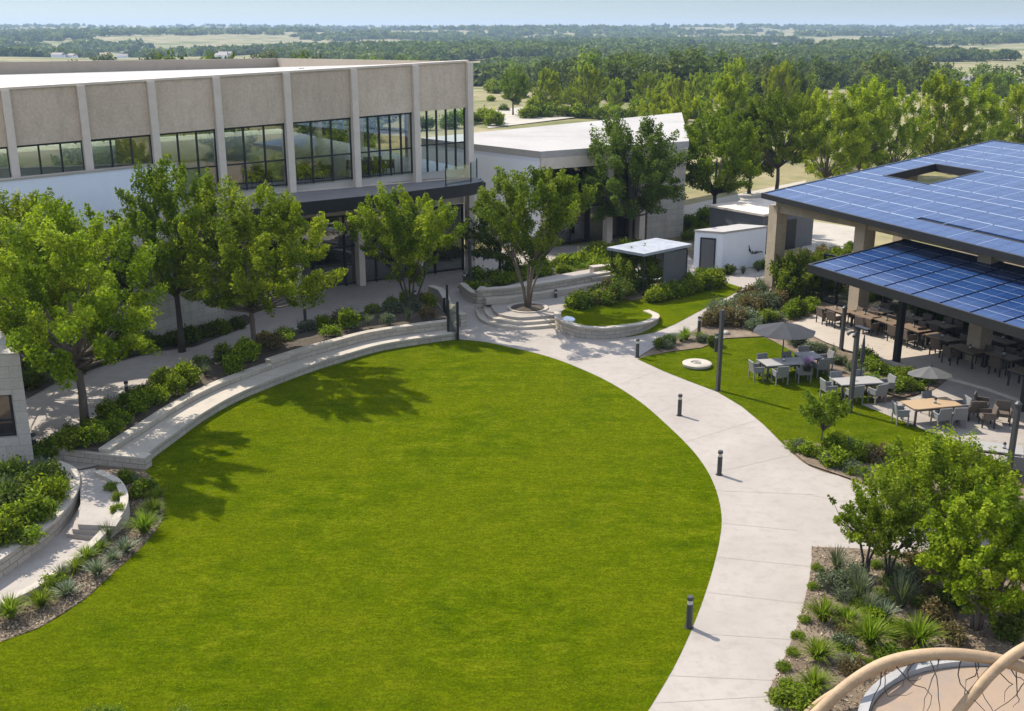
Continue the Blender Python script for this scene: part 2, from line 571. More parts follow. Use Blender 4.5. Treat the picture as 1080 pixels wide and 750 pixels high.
# ------------------------------------------------------------------ foliage
def np_mesh(name, V, F, mats, rnd=None, mi=None):
    me = bpy.data.meshes.new(name)
    V = np.asarray(V, np.float32)
    F = np.asarray(F, np.int32)
    k = F.shape[1]
    me.vertices.add(len(V)); me.vertices.foreach_set('co', V.ravel())
    me.loops.add(F.size); me.loops.foreach_set('vertex_index', F.ravel())
    me.polygons.add(len(F)); me.polygons.foreach_set('loop_start', np.arange(0, F.size, k, dtype=np.int32))
    for m in (mats if isinstance(mats, (list, tuple)) else [mats]):
        me.materials.append(m)
    if mi is not None:
        me.polygons.foreach_set('material_index', np.asarray(mi, np.int32))
    if rnd is not None:
        a = me.attributes.new('rnd', 'FLOAT', 'FACE')
        a.data.foreach_set('value', np.asarray(rnd, np.float32))
    me.update(calc_edges=True)
    return me

def leaf_quads(R, C, L, aspect=.55, up=.35, out=None):
    """diamond leaves at C with half length L"""
    n = len(C)
    N = R.normal(size=(n, 3)); N[:, 2] += up * 1.5
    if out is not None: N += out * .8
    N /= np.linalg.norm(N, axis=1)[:, None] + 1e-9
    A = R.normal(size=(n, 3))
    A -= (A * N).sum(1)[:, None] * N
    A /= np.linalg.norm(A, axis=1)[:, None] + 1e-9
    B = np.cross(N, A)
    L = (L * R.uniform(.65, 1.35, n))[:, None]
    w = L * aspect
    V = np.stack([C - A * L, C + B * w - N * w * .25, C + A * L, C - B * w - N * w * .25], 1).reshape(-1, 3)
    return V, np.arange(4 * n).reshape(n, 4)

def crown_points(R, prof, h0, h1, rx, K, per, cr, shoots=.3):
    """leaf positions: K clumps spread in a crown whose radius follows prof(t)"""
    ph = R.uniform(0, 6.28, 6)
    C = []
    while len(C) < K:
        t = R.uniform(0, 1)
        if R.uniform() > prof(t) ** 1.3: continue
        a = R.uniform(0, 2 * pi)
        lump = 1 + .16 * sin(2 * a + ph[0] + 3 * t) + .12 * sin(3 * a + ph[1] - 5 * t) + .10 * sin(5 * a + ph[2] + 9 * t)
        r = rx * prof(t) * lump * (R.uniform(.12, 1) ** .55)
        C.append((r * cos(a), r * sin(a), h0 + (h1 - h0) * t))
    C = np.array(C)
    C[:, :2] += .08 * rx * np.array([sin(ph[3]), cos(ph[4])])
    sz = R.uniform(.55, 1.35, K) * cr
    cnt = (per * (sz / cr) ** 1.6 * R.uniform(.5, 1.3, K)).astype(int) + 4
    idx = np.repeat(np.arange(K), cnt)
    D = R.normal(size=(len(idx), 3))
    D /= np.linalg.norm(D, axis=1)[:, None]
    D *= (R.uniform(0, 1, len(idx)) ** .5)[:, None]
    # each clump is a spray drawn out away from the stem, some standing up as shoots
    ax = C - np.array([0, 0, h0 + (h1 - h0) * .25]); ax /= np.linalg.norm(ax, axis=1)[:, None] + 1e-9
    ax += R.normal(size=(K, 3)) * .35 + np.array([0, 0, .25])
    ax[R.uniform(size=K) < shoots] += np.array([0, 0, .9])
    ax /= np.linalg.norm(ax, axis=1)[:, None]
    A = ax[idx]; al = (D * A).sum(1)[:, None]
    D = (D - A * al) * (.72 - .30 * np.clip(al, 0, 1)) + A * al * 1.55
    P = C[idx] + D * sz[idx][:, None]
    out = (P - np.array([0, 0, (h0 + h1) / 2])) / rx
    return C, P, out, idx

PROF = dict(
    round=lambda t: max(0.05, (1 - (2 * t - 1) ** 2)) ** .5,
    vase=lambda t: max(.05, (t + .12) / .75) if t < .6 else max(.08, 1 - ((t - .6) / .42) ** 2) ** .55,
    broad=lambda t: (.70 + .30 * t / .3) if t < .3 else max(.06, 1 - ((t - .3) / .72) ** 2.3) ** .55,
    tall=lambda t: (.5 + .5 * t / .4) if t < .4 else max(.05, 1 - ((t - .4) / .62) ** 1.7) ** .7,
)
def tree_mesh(seed, H, rx, base, prof, leafm, barkm, K=110, per=130, L=.13, cr=.55, stems=1, tr=.12, shoots=.3, far=False, up=.35):
    R = np.random.default_rng(seed)
    C, P, out, idx = crown_points(R, PROF[prof], base, H - cr * .4, rx - cr * .5, K, per, cr, shoots)
    V, F = leaf_quads(R, P, L, .6, up, out * .6)
    rnd = np.clip(R.uniform(0, 1, K)[idx] * .5 + R.uniform(0, 1, len(idx)) * .5, 0, 1)
    tm = MB()
    split = base * (.85 if stems == 1 else .08)
    n = 5 if far else 7
    lim = C[np.argsort(R.uniform(size=K) + (C[:, 2] - base) / (H - base) * .3)][:(6 if far else 22)]
    if stems == 1:
        tm.tube([(0, 0, -.1), (.02, .01, split * .25), (R.normal() * .05, R.normal() * .05, split * .6), (0, 0, split), (0, 0, split + (H - split) * .45)],
                [tr * 1.45, tr * 1.08, tr * .95, tr * .85, tr * .3], n)
        st = [(0, 0, split, tr * .62)]
    else:
        st = []
        for k in range(stems):
            a = 2 * pi * k / stems + R.uniform(-.4, .4)
            e = Vector((cos(a) * rx * .25, sin(a) * rx * .25, base * 1.05))
            tm.tube([(cos(a) * .08, sin(a) * .08, -.1), (e.x * .3, e.y * .3, e.z * .4), (e.x * .72, e.y * .72, e.z * .75), e],
                    [tr * .9, tr * .75, tr * .68, tr * .55], n)
            st.append((e.x, e.y, e.z, tr * .5))
    for c in lim:
        s = min(st, key=lambda q: (q[0] - c[0]) ** 2 + (q[1] - c[1]) ** 2) if stems > 1 else st[0]
        q = Vector(s[:3])
        if stems == 1: q.z += R.uniform(-.25, .5) * min(1, base * .2) 
        e = Vector(c)
        mid = q.lerp(e, .5) + Vector((0, 0, -.06 * (e - q).length)) + Vector(R.normal(size=3)) * .06
        tm.tube([q, q.lerp(mid, .5), mid, e], [s[3], s[3] * .75, s[3] * .5, s[3] * .12], 4 if far else 5)
    return V, F, rnd, tm

TREES = {}
def proto_tree(key, name, leafm, barkm, **kw):
    V, F, rnd, tm = tree_mesh(leafm=leafm, barkm=barkm, **kw)
    TREES[key] = (name, np_mesh('crown', V, F, M[leafm], rnd), tm, barkm, {})

def plant_tree(key, loc, label, group=None, s=1.0, rz=0.0, cat='tree'):
    name, crown, tm, bk, cache = TREES[key]
    t = thing(name, label, cat, loc, rz, group)
    t.scale = s if hasattr(s, '__len__') else (s, s, s)
    if 'trunk' not in cache:
        o = tm.build('trunk', M[bk], t, smooth=True, world=False)
        cache['trunk'] = o.data
    else:
        o = bpy.data.objects.new('trunk', cache['trunk']); COL.objects.link(o); o.parent = t
    c = bpy.data.objects.new('crown', crown); COL.objects.link(c); c.parent = t
    return t

def blade_clump(R, n, h, spread, w, droop=.5, segs=3):
    """arching strap leaves from one crown"""
    V, F, rn = [], [], []
    for i in range(n):
        a = R.uniform(0, 2 * pi); lean = R.uniform(.08, 1) * spread; hh = h * R.uniform(.6, 1.1)
        b0 = np.array([cos(a), sin(a), 0]) * R.uniform(0, .12) * spread
        side = np.array([-sin(a), cos(a), 0]) * w * R.uniform(.7, 1.2)
        o = len(V)
        for k in range(segs + 1):
            t = k / segs
            p = b0 + np.array([cos(a), sin(a), 0]) * lean * t ** 1.4 + np.array([0, 0, 1]) * hh * (t - droop * (lean / spread) * t ** 2.2)
            ww = side * (1 - t ** 2 * .92)
            V += [p - ww, p + ww]
            if k:
                F.append([o + 2 * k - 2, o + 2 * k - 1, o + 2 * k + 1, o + 2 * k]); rn.append(min(1, max(0, R.uniform(.1, .9) + .1)))
    return np.array(V), np.array(F), np.array(rn)

PL = {}
def shrub_protos():
    R = np.random.default_rng(5)
    for k in range(3):
        PL['grass', k] = ('grass_clump', np_mesh('grass_clump', *blade_clump(R, 230, .72, .66, .017, .55)[:2], M['L_lim'], R.uniform(0, 1, 230 * 3)))
        PL['agave', k] = ('agave', np_mesh('agave', *blade_clump(R, 130, .5, .5, .022, .35)[:2], M['L_sil'], R.uniform(0, 1, 130 * 3)))
        PL['reed', k] = ('grass_clump', np_mesh('grass_clump', *blade_clump(R, 150, .85, .5, .012, .35)[:2], M['L_sag'], R.uniform(0, 1, 150 * 3)))
        for nm, lm, K, per, L, zf in (('round', 'L_mid', 30, 60, .055, .85), ('dark', 'L_drk', 30, 60, .055, .9), ('sage', 'L_sag', 34, 55, .045, .7),
                                      ('rust', 'L_rus', 30, 50, .05, .85), ('lime', 'L_lim', 28, 50, .05, .5), ('yel', 'L_yel', 34, 70, .06, .95)):
            P = []
            for j in range(K):
                a = R.uniform(0, 2 * pi); r = .42 * R.uniform(0, 1) ** .5
                top = (.5 * (1 - (r / .5) ** 2) ** .5 + .18) * zf
                z = top * R.uniform(.25, 1.0)
                c = np.array([r * cos(a), r * sin(a), z])
                d = R.normal(size=(per, 3)) * np.array([.085, .085, .10])
                P.append(c + d)
            P = np.concatenate(P); P[:, 2] = np.abs(P[:, 2]) + .01
            V, F = leaf_quads(R, P, L, .5, .4)
            PL[nm, k] = ('shrub', np_mesh('shrub', V, F, M[lm], R.uniform(0, 1, len(F))))
shrub_protos()
LOOK = dict(grass='lime green strappy grass clump', agave='silvery green spiky plant', reed='pale feathery grass clump', round='mid green rounded shrub',
            dark='dark green bushy shrub', sage='grey green soft shrub', rust='russet brown twiggy shrub', lime='low lime ground cover plant', yel='yellow green leafy shrub')
rs = random.Random(11)
USED = {}
def plant(kind, loc, s, place, group, z=None):
    """place: a phrase naming the bed; each kind in a place counts on from the landmark in it"""
    nm, me = PL[kind, rs.randrange(3)]
    o = bpy.data.objects.new(nm, me)
    COL.objects.link(o)
    o.location = (loc[0], loc[1], loc[2] if z is None else z)
    o.rotation_euler = (0, 0, rs.uniform(0, 6.28))
    o.scale = (s * rs.uniform(.9, 1.12), s * rs.uniform(.9, 1.12), s * rs.uniform(.82, 1.15))
    k = (kind, place)
    USED[k] = USED.get(k, 0) + 1
    a, b = place.split('|') if '|' in place else (place, 'its near end')
    return tag(o, f"{LOOK[kind]} {a}, {ORD[USED[k] - 1]} from {b}", 'plant' if nm != 'shrub' else 'shrub', group)
# ------------------------------------------------------------------ ground, lawns, paving
def sstep(t):
    t = min(1, max(0, t)); return t * t * (3 - 2 * t)
def terr(x, y):
    r = hypot(x, y)
    z = -.06 - 6.5 * sstep((r - 150) / 420) + 20 * sstep((r - 900) / 2900)
    k = sstep((r - 160) / 500)
    z += k * (3.0 * sin(x * .0061 + 1.3) * cos(y * .0047 + .4) + 1.6 * sin(x * .013 + y * .009) + 4.0 * sstep((r - 500) / 900) * sin(y * .0031 - x * .0027))
    return z
tb = MB()
rad = [0, 12, 25, 40, 55, 70, 85, 100, 115, 130, 145] + [150 * 1.075 ** i for i in range(1, 50)]
na = 120
vs = [(0, 0, terr(0, 0))]
for r in rad[1:]:
    for k in range(na):
        a = 2 * pi * k / na
        vs.append((r * sin(a), r * cos(a), terr(r * sin(a), r * cos(a))))
fs = [(0, 1 + (k + 1) % na, 1 + k) for k in range(na)]
for i in range(len(rad) - 2):
    for k in range(na):
        a, b = 1 + i * na, 1 + (i + 1) * na
        fs.append((a + k, a + (k + 1) % na, b + (k + 1) % na, b + k))
tb.add(vs, fs)
tag(tb.build('ground', M['terr'], smooth=True), kind='structure')

def sheet(name, P, z, mat, kind='structure'):
    m = MB()
    P = [(p[0], p[1]) for p in P]
    ar = sum(P[i][0] * P[(i + 1) % len(P)][1] - P[(i + 1) % len(P)][0] * P[i][1] for i in range(len(P)))
    if ar < 0: P = P[::-1]
    m.add([(p[0], p[1], z) for p in P], [tuple(range(len(P)))])
    o = m.build(name, mat)
    return tag(o, kind=kind)

sheet('planting_soil', [(-48, 8), (30, 8), (44, 20), (44, 78), (18, 72), (10, 76), (-48, 70)], -.03, M['mulch'])
sheet('plaza', [at(-120, 470), at(37, 492), at(60, 500), at(200, 470), at(330, 420), at(483, 372), at(590, 365), at(672, 377), at(690, 366), at(730, 350), at(770, 320),
                at(790, 304), at(850, 297), at(845, 285), at(735, 280), at(720, 262), at(640, 258), at(540, 262), at(420, 284), at(322, 308), at(120, 340), at(-120, 380)], 0.0, M['path'])

bench_px = [(150, 493), (166, 480), (185, 466), (215, 444), (250, 424), (290, 407), (330, 392), (365, 381), (400, 371), (440, 364), (483, 358)]
path_in_px = [(483, 358), (512, 361), (540, 367), (570, 374), (600, 384), (640, 402), (675, 424), (705, 450), (730, 475), (746, 497), (756, 520), (761, 545), (759, 570), (752, 600),
              (742, 632), (728, 668), (712, 702), (690, 740), (664, 780), (630, 830)]
lawn_left_px = [(-120, 830), (-120, 730), (-40, 695), (0, 678), (45, 661), (90, 632), (118, 606), (145, 582), (163, 562), (172, 547), (173, 531), (168, 515), (150, 493)]
bench_c, pin_c, ll_c = crv(bench_px, 6), crv(path_in_px, 6), crv(lawn_left_px, 5)
lawn_poly = bench_c + pin_c[1:] + ll_c[:-1]
sheet('lawn', lawn_poly, .015, M['lawn'])

path_out_px = [(672, 377), (700, 390), (728, 401), (757, 412), (782, 427), (805, 446), (822, 463), (838, 481), (852, 491), (868, 498), (884, 502)]
pout_c = crv(path_out_px, 5)
low_px = [(958, 584), (905, 579), (856, 577), (856, 590), (854, 608), (847, 641), (838, 668), (828, 692), (816, 718), (808, 734), (830, 752), (860, 785)]
sheet('path', pin_c + [at(800, 860)] + [at(x, y) for x, y in low_px[::-1]] + [at(1000, 590), at(1100, 592), at(1100, 548), at(1000, 530), at(930, 520)] + pout_c[::-1] +
      [at(640, 366), at(590, 350), at(483, 342)], .012, M['path'])
# the joints sawn across the path
jm = MB()
def joint(px0, px1, w=.022):
    p, q = at(*px0), at(*px1)
    n = Vector((-(q - p).y, (q - p).x, 0)).normalized() * w / 2
    jm.add([p - n + Vector((0, 0, .017)), q - n + Vector((0, 0, .017)), q + n + Vector((0, 0, .017)), p + n + Vector((0, 0, .017))], [(0, 1, 2, 3)])
for a, b in (((545, 366), (585, 352)), ((603, 384), (660, 366)), ((650, 407), (700, 389)), ((690, 437), (752, 412)), ((724, 466), (800, 443)), ((748, 500), (836, 480)), ((757, 518), (858, 522)), ((817, 516), (846, 572)),
             ((760, 552), (840, 560)), ((757, 588), (855, 598)), ((745, 625), (848, 637)), ((728, 668), (836, 675)), ((705, 713), (815, 718)), ((858, 523), (960, 545)), ((690, 742), (808, 735))):
    joint(a, b)
tag(jm.build('path_joints', M['joint']), kind='structure')

side_l = crv([(640, 362), (690, 351), (712, 342), (740, 327), (770, 312), (790, 303)], 4)
dl_px = [(672, 379), (700, 392), (728, 403), (757, 414), (782, 429), (805, 448), (827, 470), (860, 478), (900, 482), (960, 492), (1120, 520), (1120, 470), (1010, 462), (960, 445),
         (925, 424), (905, 405), (872, 389), (845, 374), (805, 356), (765, 358), (740, 368), (690, 374)]
sheet('dining_lawn', [at(*p) for p in dl_px], .018, M['lawn'])
sheet('dining_patio', [at(*p) for p in ((832, 342), (862, 331), (905, 329), (1053, 362), (1200, 400), (1200, 470), (1090, 428), (1044, 411), (1000, 399), (953, 387), (913, 377), (870, 361))], .022, M['patio'])
sheet('lower_terrace', [at(*p) for p in ((908, 427), (950, 424), (985, 412), (1000, 401), (1044, 413), (1100, 433), (1200, 480), (1200, 540), (1060, 490), (1010, 468), (960, 448))], .024, M['path'])
km = MB()
kp = [at(x, y) for x, y in ((905, 374), (953, 387), (1000, 399.5), (1044, 411.5), (1090, 428), (1200, 470))]
km.ribbon(kp, offset(kp, -.22), .0, .14)
tag(km.build('patio_kerb', M['cap']), kind='structure')
# open ground behind the buildings: gravel yards and drives
def wsheet(name, P, z, mat): return sheet(name, P, z, mat)
wsheet('gravel_yard', [at(515, 135), at(620, 122), at(560, 112), at(500, 118)], -.02, M['gravel'])
wsheet('drive', [at(712, 236), at(790, 222), at(850, 206), at(850, 190), at(780, 204), at(715, 218)], -.02, M['gravel'])
wsheet('gravel_path', [at(845, 268), at(905, 262), at(905, 240), at(850, 232)], -.015, M['gravel'])
wsheet('verge', [at(718, 248), at(800, 240), at(800, 226), at(718, 234)], -.012, M['lawn'])

# ------------------------------------------------------------------ the two storey hall
FA, FD = Vector((-24.9, 54, 0)), Vector((.845, .534, 0))
FN = Vector((.534, -.845, 0))
hall = thing('main_hall', 'two storey beige concrete hall with glazed upper floor and flat white roof', 'building', tuple(FA))
def fp(s, out=0.0): return FA + FD * s + FN * out
def s_at(px, z=12.5):
    lo, hi = -14.0, 40.0
    for _ in range(50):
        m = (lo + hi) / 2
        p = fp(m); p = (p.x, p.y, z)
        if pxof(p) < px: lo = m
        else: hi = m
    return lo
ztop = lambda s: 12.1 + s / 26.2 * .9
zpan = lambda s: 9.38 + s / 26.2 * .92
zfl = lambda s: 6.05 + s / 26.2 * .5
cs = [s_at(x) for x in (-150, -75, 3, 83, 157, 226, 300, 371, 436, 493)]
for i in range(len(cs) - 1):
    a, b = cs[i] + .2, cs[i + 1] - .2
    m = MB(); m.seg(fp(a), fp(b), .3, zpan(a), ztop(a), zpan(b), ztop(b), off=.05)
    m.build('wall_panel', M['conc'], hall)
    # black joint under the coping
    m = MB(); m.seg(fp(cs[i]), fp(cs[i + 1]), .5, ztop(cs[i]) + .003, ztop(cs[i]) + .12, ztop(cs[i + 1]) + .003, ztop(cs[i + 1]) + .12, off=.06)
    m.build('coping', M['fin'], hall)
for i, s in enumerate(cs):
    m = MB(); m.seg(fp(s - .19), fp(s + .19), .62, 0 if i > 2 else 4.0, ztop(s) + .002, off=-.06)
    m.build('column', M['fin'], hall)
# upper floor glazing: the last bay is open to the terrace
for i in range(len(cs) - 2):
    a, b = cs[i] + .2, cs[i + 1] - .2
    zf, zp = zfl(a), zpan(a)
    w = MB(); w.seg(fp(a), fp(b), .03, zf, zpan(a), zfl(b), zpan(b), off=.12)
    wo = w.build('window', M['glass'], hall)
    fr = MB()
    n = 5 if i == 7 else 3
    for k in range(n + 1):
        s = a + (b - a) * k / n
        fr.seg(fp(s - .04), fp(s + .04), .14, zfl(s) + .01, zpan(s) - .01, off=.10)
    for hz in (.03, .42 if i > 3 else .48, .98):
        q0 = zf + (zp - zf) * hz; q1 = zfl(b) + (zpan(b) - zfl(b)) * hz
        fr.seg(fp(a), fp(b), .10, q0 - .04, q0 + .04, q1 - .04, q1 + .04, off=.10)
    f = fr.build('frame', M['dark'], wo, world=False)
    for v in f.data.vertices: v.co -= FA
# the clear glazing of the open end bay
a, b = cs[-2] + .2, cs[-1] - .2
w = MB(); w.seg(fp(a), fp(b), .03, zfl(a), zpan(a), zfl(b), zpan(b), off=.12); wo = w.build('window', M['rail'], hall)
fr = MB()
for k in range(6): s = a + (b - a) * k / 5; fr.seg(fp(s - .04), fp(s + .04), .14, zfl(s) + .01, zpan(s) - .01, off=.10)
fr.seg(fp(a), fp(b), .10, zfl(a) + 1.6, zfl(a) + 1.68, zfl(b) + 1.6, zfl(b) + 1.68, off=.10)
f = fr.build('frame', M['dark'], wo, world=False)
for v in f.data.vertices: v.co -= FA
# roof and parapets
SE = cs[-1]; S0 = cs[0]
BK = 33.0
rf = MB()
def rp(s, d): return fp(s, -d)
P = [rp(S0, .3), rp(SE, .3), rp(SE, BK), rp(S0, BK)]
rf.prism([(p.x, p.y) for p in P], [11.4, 12.3, 11.5, 11.1], [ztop(S0) - .02, ztop(SE) - .02, 11.75, 11.55])
rfo = rf.build('roof', M['roofw'], hall)
pm = MB()
pm.seg(rp(S0, BK), rp(SE, BK), .35, 10.9, 12.55, 10.9, 12.5)
pm.seg(rp(SE, BK - .2), rp(SE, .35), .35, 11.0, 12.5, 11.5, 13.02, off=.18)
po = pm.build('parapet', M['para'], rfo, world=False)
for v in po.data.vertices: v.co -= FA
for k, (s, d) in enumerate(((21, 14),)):
    q = rp(s, d); m = MB(); m.lathe([(.12, 0), (.12, .3), (.2, .32), (.2, .4)], 10, (q.x, q.y, 11.7 + .25)); o = m.build('roof_vent', M['fin'], rfo, world=False)
    for v in o.data.vertices: v.co -= FA
w = MB(); w.seg(rp(S0, BK - .5), rp(SE, BK - .5), .03, 6.1, 10.0); wo = w.build('window', M['rail'], hall)
fr = MB()
for k in range(16): q = rp(S0 + (SE - S0) * k / 15, BK - .5); fr.box((q.x, q.y, 8.0), (.12, .14, 3.9), .56)
f = fr.build('frame', M['dark'], wo, world=False)
for v in f.data.vertices: v.co -= FA
# right flank under the roof, back wall, floors
m = MB(); m.seg(rp(SE, .4), rp(SE, BK - .2), .3, 10.35, 12.3, 9.6, 11.4, off=.2); m.build('flank_panel', M['conc'], hall)
m = MB(); m.prism([(p.x, p.y) for p in (rp(S0, .2), rp(SE - .1, .2), rp(SE - .1, BK), rp(S0, BK))], [5.6, 6.1, 6.1, 5.6], [zfl(S0) - .01, zfl(SE) - .01, zfl(SE) - .01, zfl(S0) - .01])
m.build('upper_floor', M['floor'], hall)
m = MB(); m.seg(rp(cs[4], .5), rp(cs[4], 9), .2, 6.5, 9.7)
m.build('inner_wall', M['inside'], hall)
m = MB(); m.prism([(p.x, p.y) for p in (rp(S0, .25), rp(SE, .25), rp(SE, BK), rp(S0, BK))], [9.9, 10.7, 10.7, 9.9], [10.05, 10.85, 10.85, 10.05]); m.build('ceiling', M['inside'], hall)
for d in (8, 16, 24):
    m = MB(); q = rp(SE - .1, d); m.box((q.x, q.y, 8.2), (.4, .4, 4.8), .56); m.build('column', M['fin'], hall)
# ground floor: glass along the same line, doors and mullions
g0, g1 = cs[2] - 9, cs[-1] - .3
seg = 2.05
s = g0
m = MB(); m.seg(fp(g0), fp(g1), .03, .1, 4.3, off=.25)
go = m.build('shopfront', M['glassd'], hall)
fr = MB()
while s < g1:
    fr.seg(fp(s - .05), fp(s + .05), .16, 0, 4.3, off=.22); s += seg
for z in (.12, 2.4, 4.25): fr.seg(fp(g0), fp(g1), .12, z - .05, z + .05, off=.22)
f = fr.build('frame', M['dark'], go, world=False)
for v in f.data.vertices: v.co -= FA
m = MB(); m.seg(fp(g0, -7), fp(g1, -7), .2, 0, 5.4); m.build('lobby_wall', M['inside'], hall)
m = MB(); m.prism([(p.x, p.y) for p in (fp(g0, -.3), fp(g1, -.3), fp(g1, -7), fp(g0, -7))], .0, .03); m.build('lobby_floor', M['floor'], hall)
m = MB(); m.seg(fp(g0), fp(g1), .35, 4.35, 6.0, off=.3); m.build('spandrel', M['fin'], hall)
# curved canopy over the entrance
ed = catmull([at(268, 224, 0)] * 0 + [Vector((-14.2, 54.2, 0)), Vector((-12.2, 56.6, 0)), Vector((-9.5, 58.7, 0)), Vector((-6.4, 61.0, 0)), Vector((-4.3, 62.9, 0)), Vector((-2.6, 64.6, 0)), Vector((-1.9, 65.9, 0)), Vector((-2.0, 67.2, 0))], 4)
bk = [fp(1 + (SE + .2 - 1) * i / (len(ed) - 1) if False else s_at(215, 6) + (SE + .3 - s_at(215, 6)) * i / (len(ed) - 1), .25) for i in range(len(ed))]
m = MB(); m.ribbon(ed, bk, 5.55, [5.98] * len(ed)); cano = m.build('canopy', M['canopy'], hall)
m = MB(); m.ribbon(offset(ed, -.12), ed, 5.35, 6.06); fo = m.build('fascia', M['dark'], cano, world=False)
for v in fo.data.vertices: v.co -= FA
# glass guard of the upper terrace end
gp = [fp(SE - 3.3, 3.0) + Vector((0, 0, 0)), Vector((-2.5, 65.6, 0)), fp(SE + .25, .6)]
m = MB()
for a, b in zip(gp, gp[1:]): m.seg(a, b, .025, 6.05, 7.1)
ro = m.build('guard_rail', M['rail'], hall)
pm = MB()
for q in gp: pm.box((q.x, q.y, 6.6), (.07, .07, 1.2))
o = pm.build('rail_post', M['dark'], ro, world=False)
for v in o.data.vertices: v.co -= FA
# terrace block on the left: white parapet wall over dark glass, limestone pier
ta, tb_ = Vector((-33.0, 41.9, 0)), Vector((-17.0, 59.8, 0))
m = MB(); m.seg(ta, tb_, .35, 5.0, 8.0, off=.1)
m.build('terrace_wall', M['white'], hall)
m = MB(); m.seg(ta, tb_, .5, 8.0, 8.07, off=.1); m.build('terrace_coping', M['cap'], hall)
m = MB(); m.prism([(p.x, p.y) for p in (ta, tb_, fp(s_at(215, 8)), fp(-16))], 5.0, 6.0); m.build('terrace_floor', M['floor'], hall)
pa, pb = at(163, 366), at(238, 343)
pn = Vector((-(pb - pa).y, (pb - pa).x, 0)).normalized()
m = MB(); m.prism([(p.x, p.y) for p in (pa, pb, pb + pn * 2.6, pa + pn * 2.6)], -.05, 5.0); m.build('stone_pier', M['stonew'], hall)
ga, gb = Vector((-33, 46, 0)), pa + pn * 1.2
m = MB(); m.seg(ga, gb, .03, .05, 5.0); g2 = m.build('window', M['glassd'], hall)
fr = MB()
for k in range(9): q = ga.lerp(gb, k / 8); fr.box((q.x, q.y, 2.5), (.12, .16, 5.0), .55)
for z in (.1, 2.6): fr.seg(ga, gb, .12, z - .06, z + .06)
f = fr.build('frame', M['dark'], g2, world=False)
for v in f.data.vertices: v.co -= FA
m = MB(); m.seg(ga + pn * 6, gb + pn * 6, .2, 0, 5.0); m.build('inner_wall', M['inside'], hall)

# limestone corner building at the left edge
ca = at(37, 492)
lc = thing('stone_lodge', 'small limestone block building with dark framed window at the left edge', 'building', tuple(ca))
dl = Vector((-1.0, -.22, 0)).normalized(); dn = Vector((-.56, .83, 0)).normalized()
w0, w1 = ca + dl * .42, ca + dl * 2.3
HT = 4.25
m = MB()
m.seg(ca, w0, .4, -.05, HT, off=-.2 if False else .2)
lm = MB()
def slab(mb, a, b, z0, z1, th=.4):
    P = [a, b, b + dn * th, a + dn * th]; mb.prism([(p.x, p.y) for p in P], z0, z1)
slab(lm, ca, w0, -.05, HT); slab(lm, w1, ca + dl * 7, -.05, HT); slab(lm, w0, w1, -.05, 1.15); slab(lm, w0, w1, 2.75, HT)
P = [ca + dn * .402, ca + dn * 5, ca + dn * 5 + dl * .4, ca + dn * .402 + dl * .4]
lm.prism([(p.x, p.y) for p in P], -.05, HT)
lm.build('wall', M['stonew'], lc)
m = MB(); P = [ca + dl * .4 + dn * .4, ca + dl * 7 + dn * .4, ca + dl * 7 + dn * 5, ca + dl * .4 + dn * 5]; m.prism([(p.x, p.y) for p in P], 3.8, 4.0); m.build('roof', M['roofw'], lc)
m = MB(); slab(m, w0, w1, 1.15, 2.75, .03); wo = m.build('window', M['glassd'], lc)
wo.location = dn * .25
fr = MB()
for k in (0, .5, 1): q = w0.lerp(w1, .02 + .96 * k) + dn * .0; fr.seg(q - dl * .04, q + dl * .04, .1, 1.16, 2.74)
for z in (1.2, 1.75, 2.7): fr.seg(w0, w1, .09, z - .04, z + .04)
o = fr.build('frame', M['dark'], wo, world=False)
for v in o.data.vertices: v.co -= ca
m = MB(); P = [ca + dl * .4 + dn * 3.5, ca + dl * 7 + dn * 3.5, ca + dl * 7 + dn * 3.7, ca + dl * .4 + dn * 3.7]; m.prism([(p.x, p.y) for p in P], 0, 3.8); m.build('inner_wall', M['inside'], lc)

# ------------------------------------------------------------------ white flat roofed building
wa, wl = Vector((1.95, 73.4, 0)), Vector((-6.9, 82.7, 0))
wr = wa + FD * 13.2
wb, wbl = Vector((16.8, 108.5, 0)), wl
wh = thing('white_pavilion', 'white single storey building with flat white roof and limestone end wall', 'building', tuple(wa))
m = MB(); P = [wa, wr, wb, wl]; m.prism([(p.x, p.y) for p in P], 6.55, 7.0); m.build('roof', M['roofw'], wh)
m = MB(); m.seg(wa + (wl - wa) * .01, wl, .3, -.05, 6.54, off=-.16); m.build('wall', M['white'], wh)
m = MB(); m.seg(wa + FD * .05, wr - FD * .05, .34, 5.75, 6.545, off=.19); m.build('fascia', M['fin'], wh)
pA, pB = at(682, 253), at(720, 249)
pn2 = Vector((-(pB - pA).y, (pB - pA).x, 0)).normalized()
m = MB(); m.prism([(p.x, p.y) for p in (pA, pB, pB + pn2 * 9, pA + pn2 * 9)], -.05, 6.5); m.build('stone_wall', M['stonew'], wh)
for t in (.35, 6.0, 9.0):
    q = wa + FD * t; m = MB(); m.box((q.x - FN.x * .2, q.y - FN.y * .2, 2.86), (.5, .5, 5.76), .56); m.build('column', M['fin'], wh)
ga, gb = wa + FD * .3 - FN * 1.6, wa + FD * 10.4 - FN * 1.6
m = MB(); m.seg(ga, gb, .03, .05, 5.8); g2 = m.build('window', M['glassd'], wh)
fr = MB()
for k in range(7): q = ga.lerp(gb, k / 6); fr.box((q.x, q.y, 2.9), (.1, .14, 5.8), .56)
fr.seg(ga, gb, .12, 2.6, 2.72)
f = fr.build('frame', M['dark'], g2, world=False)
for v in f.data.vertices: v.co -= wa
m = MB(); m.seg(ga - FN * 7, gb - FN * 7, .2, 0, 5.8); m.build('inner_wall', M['inside'], wh)
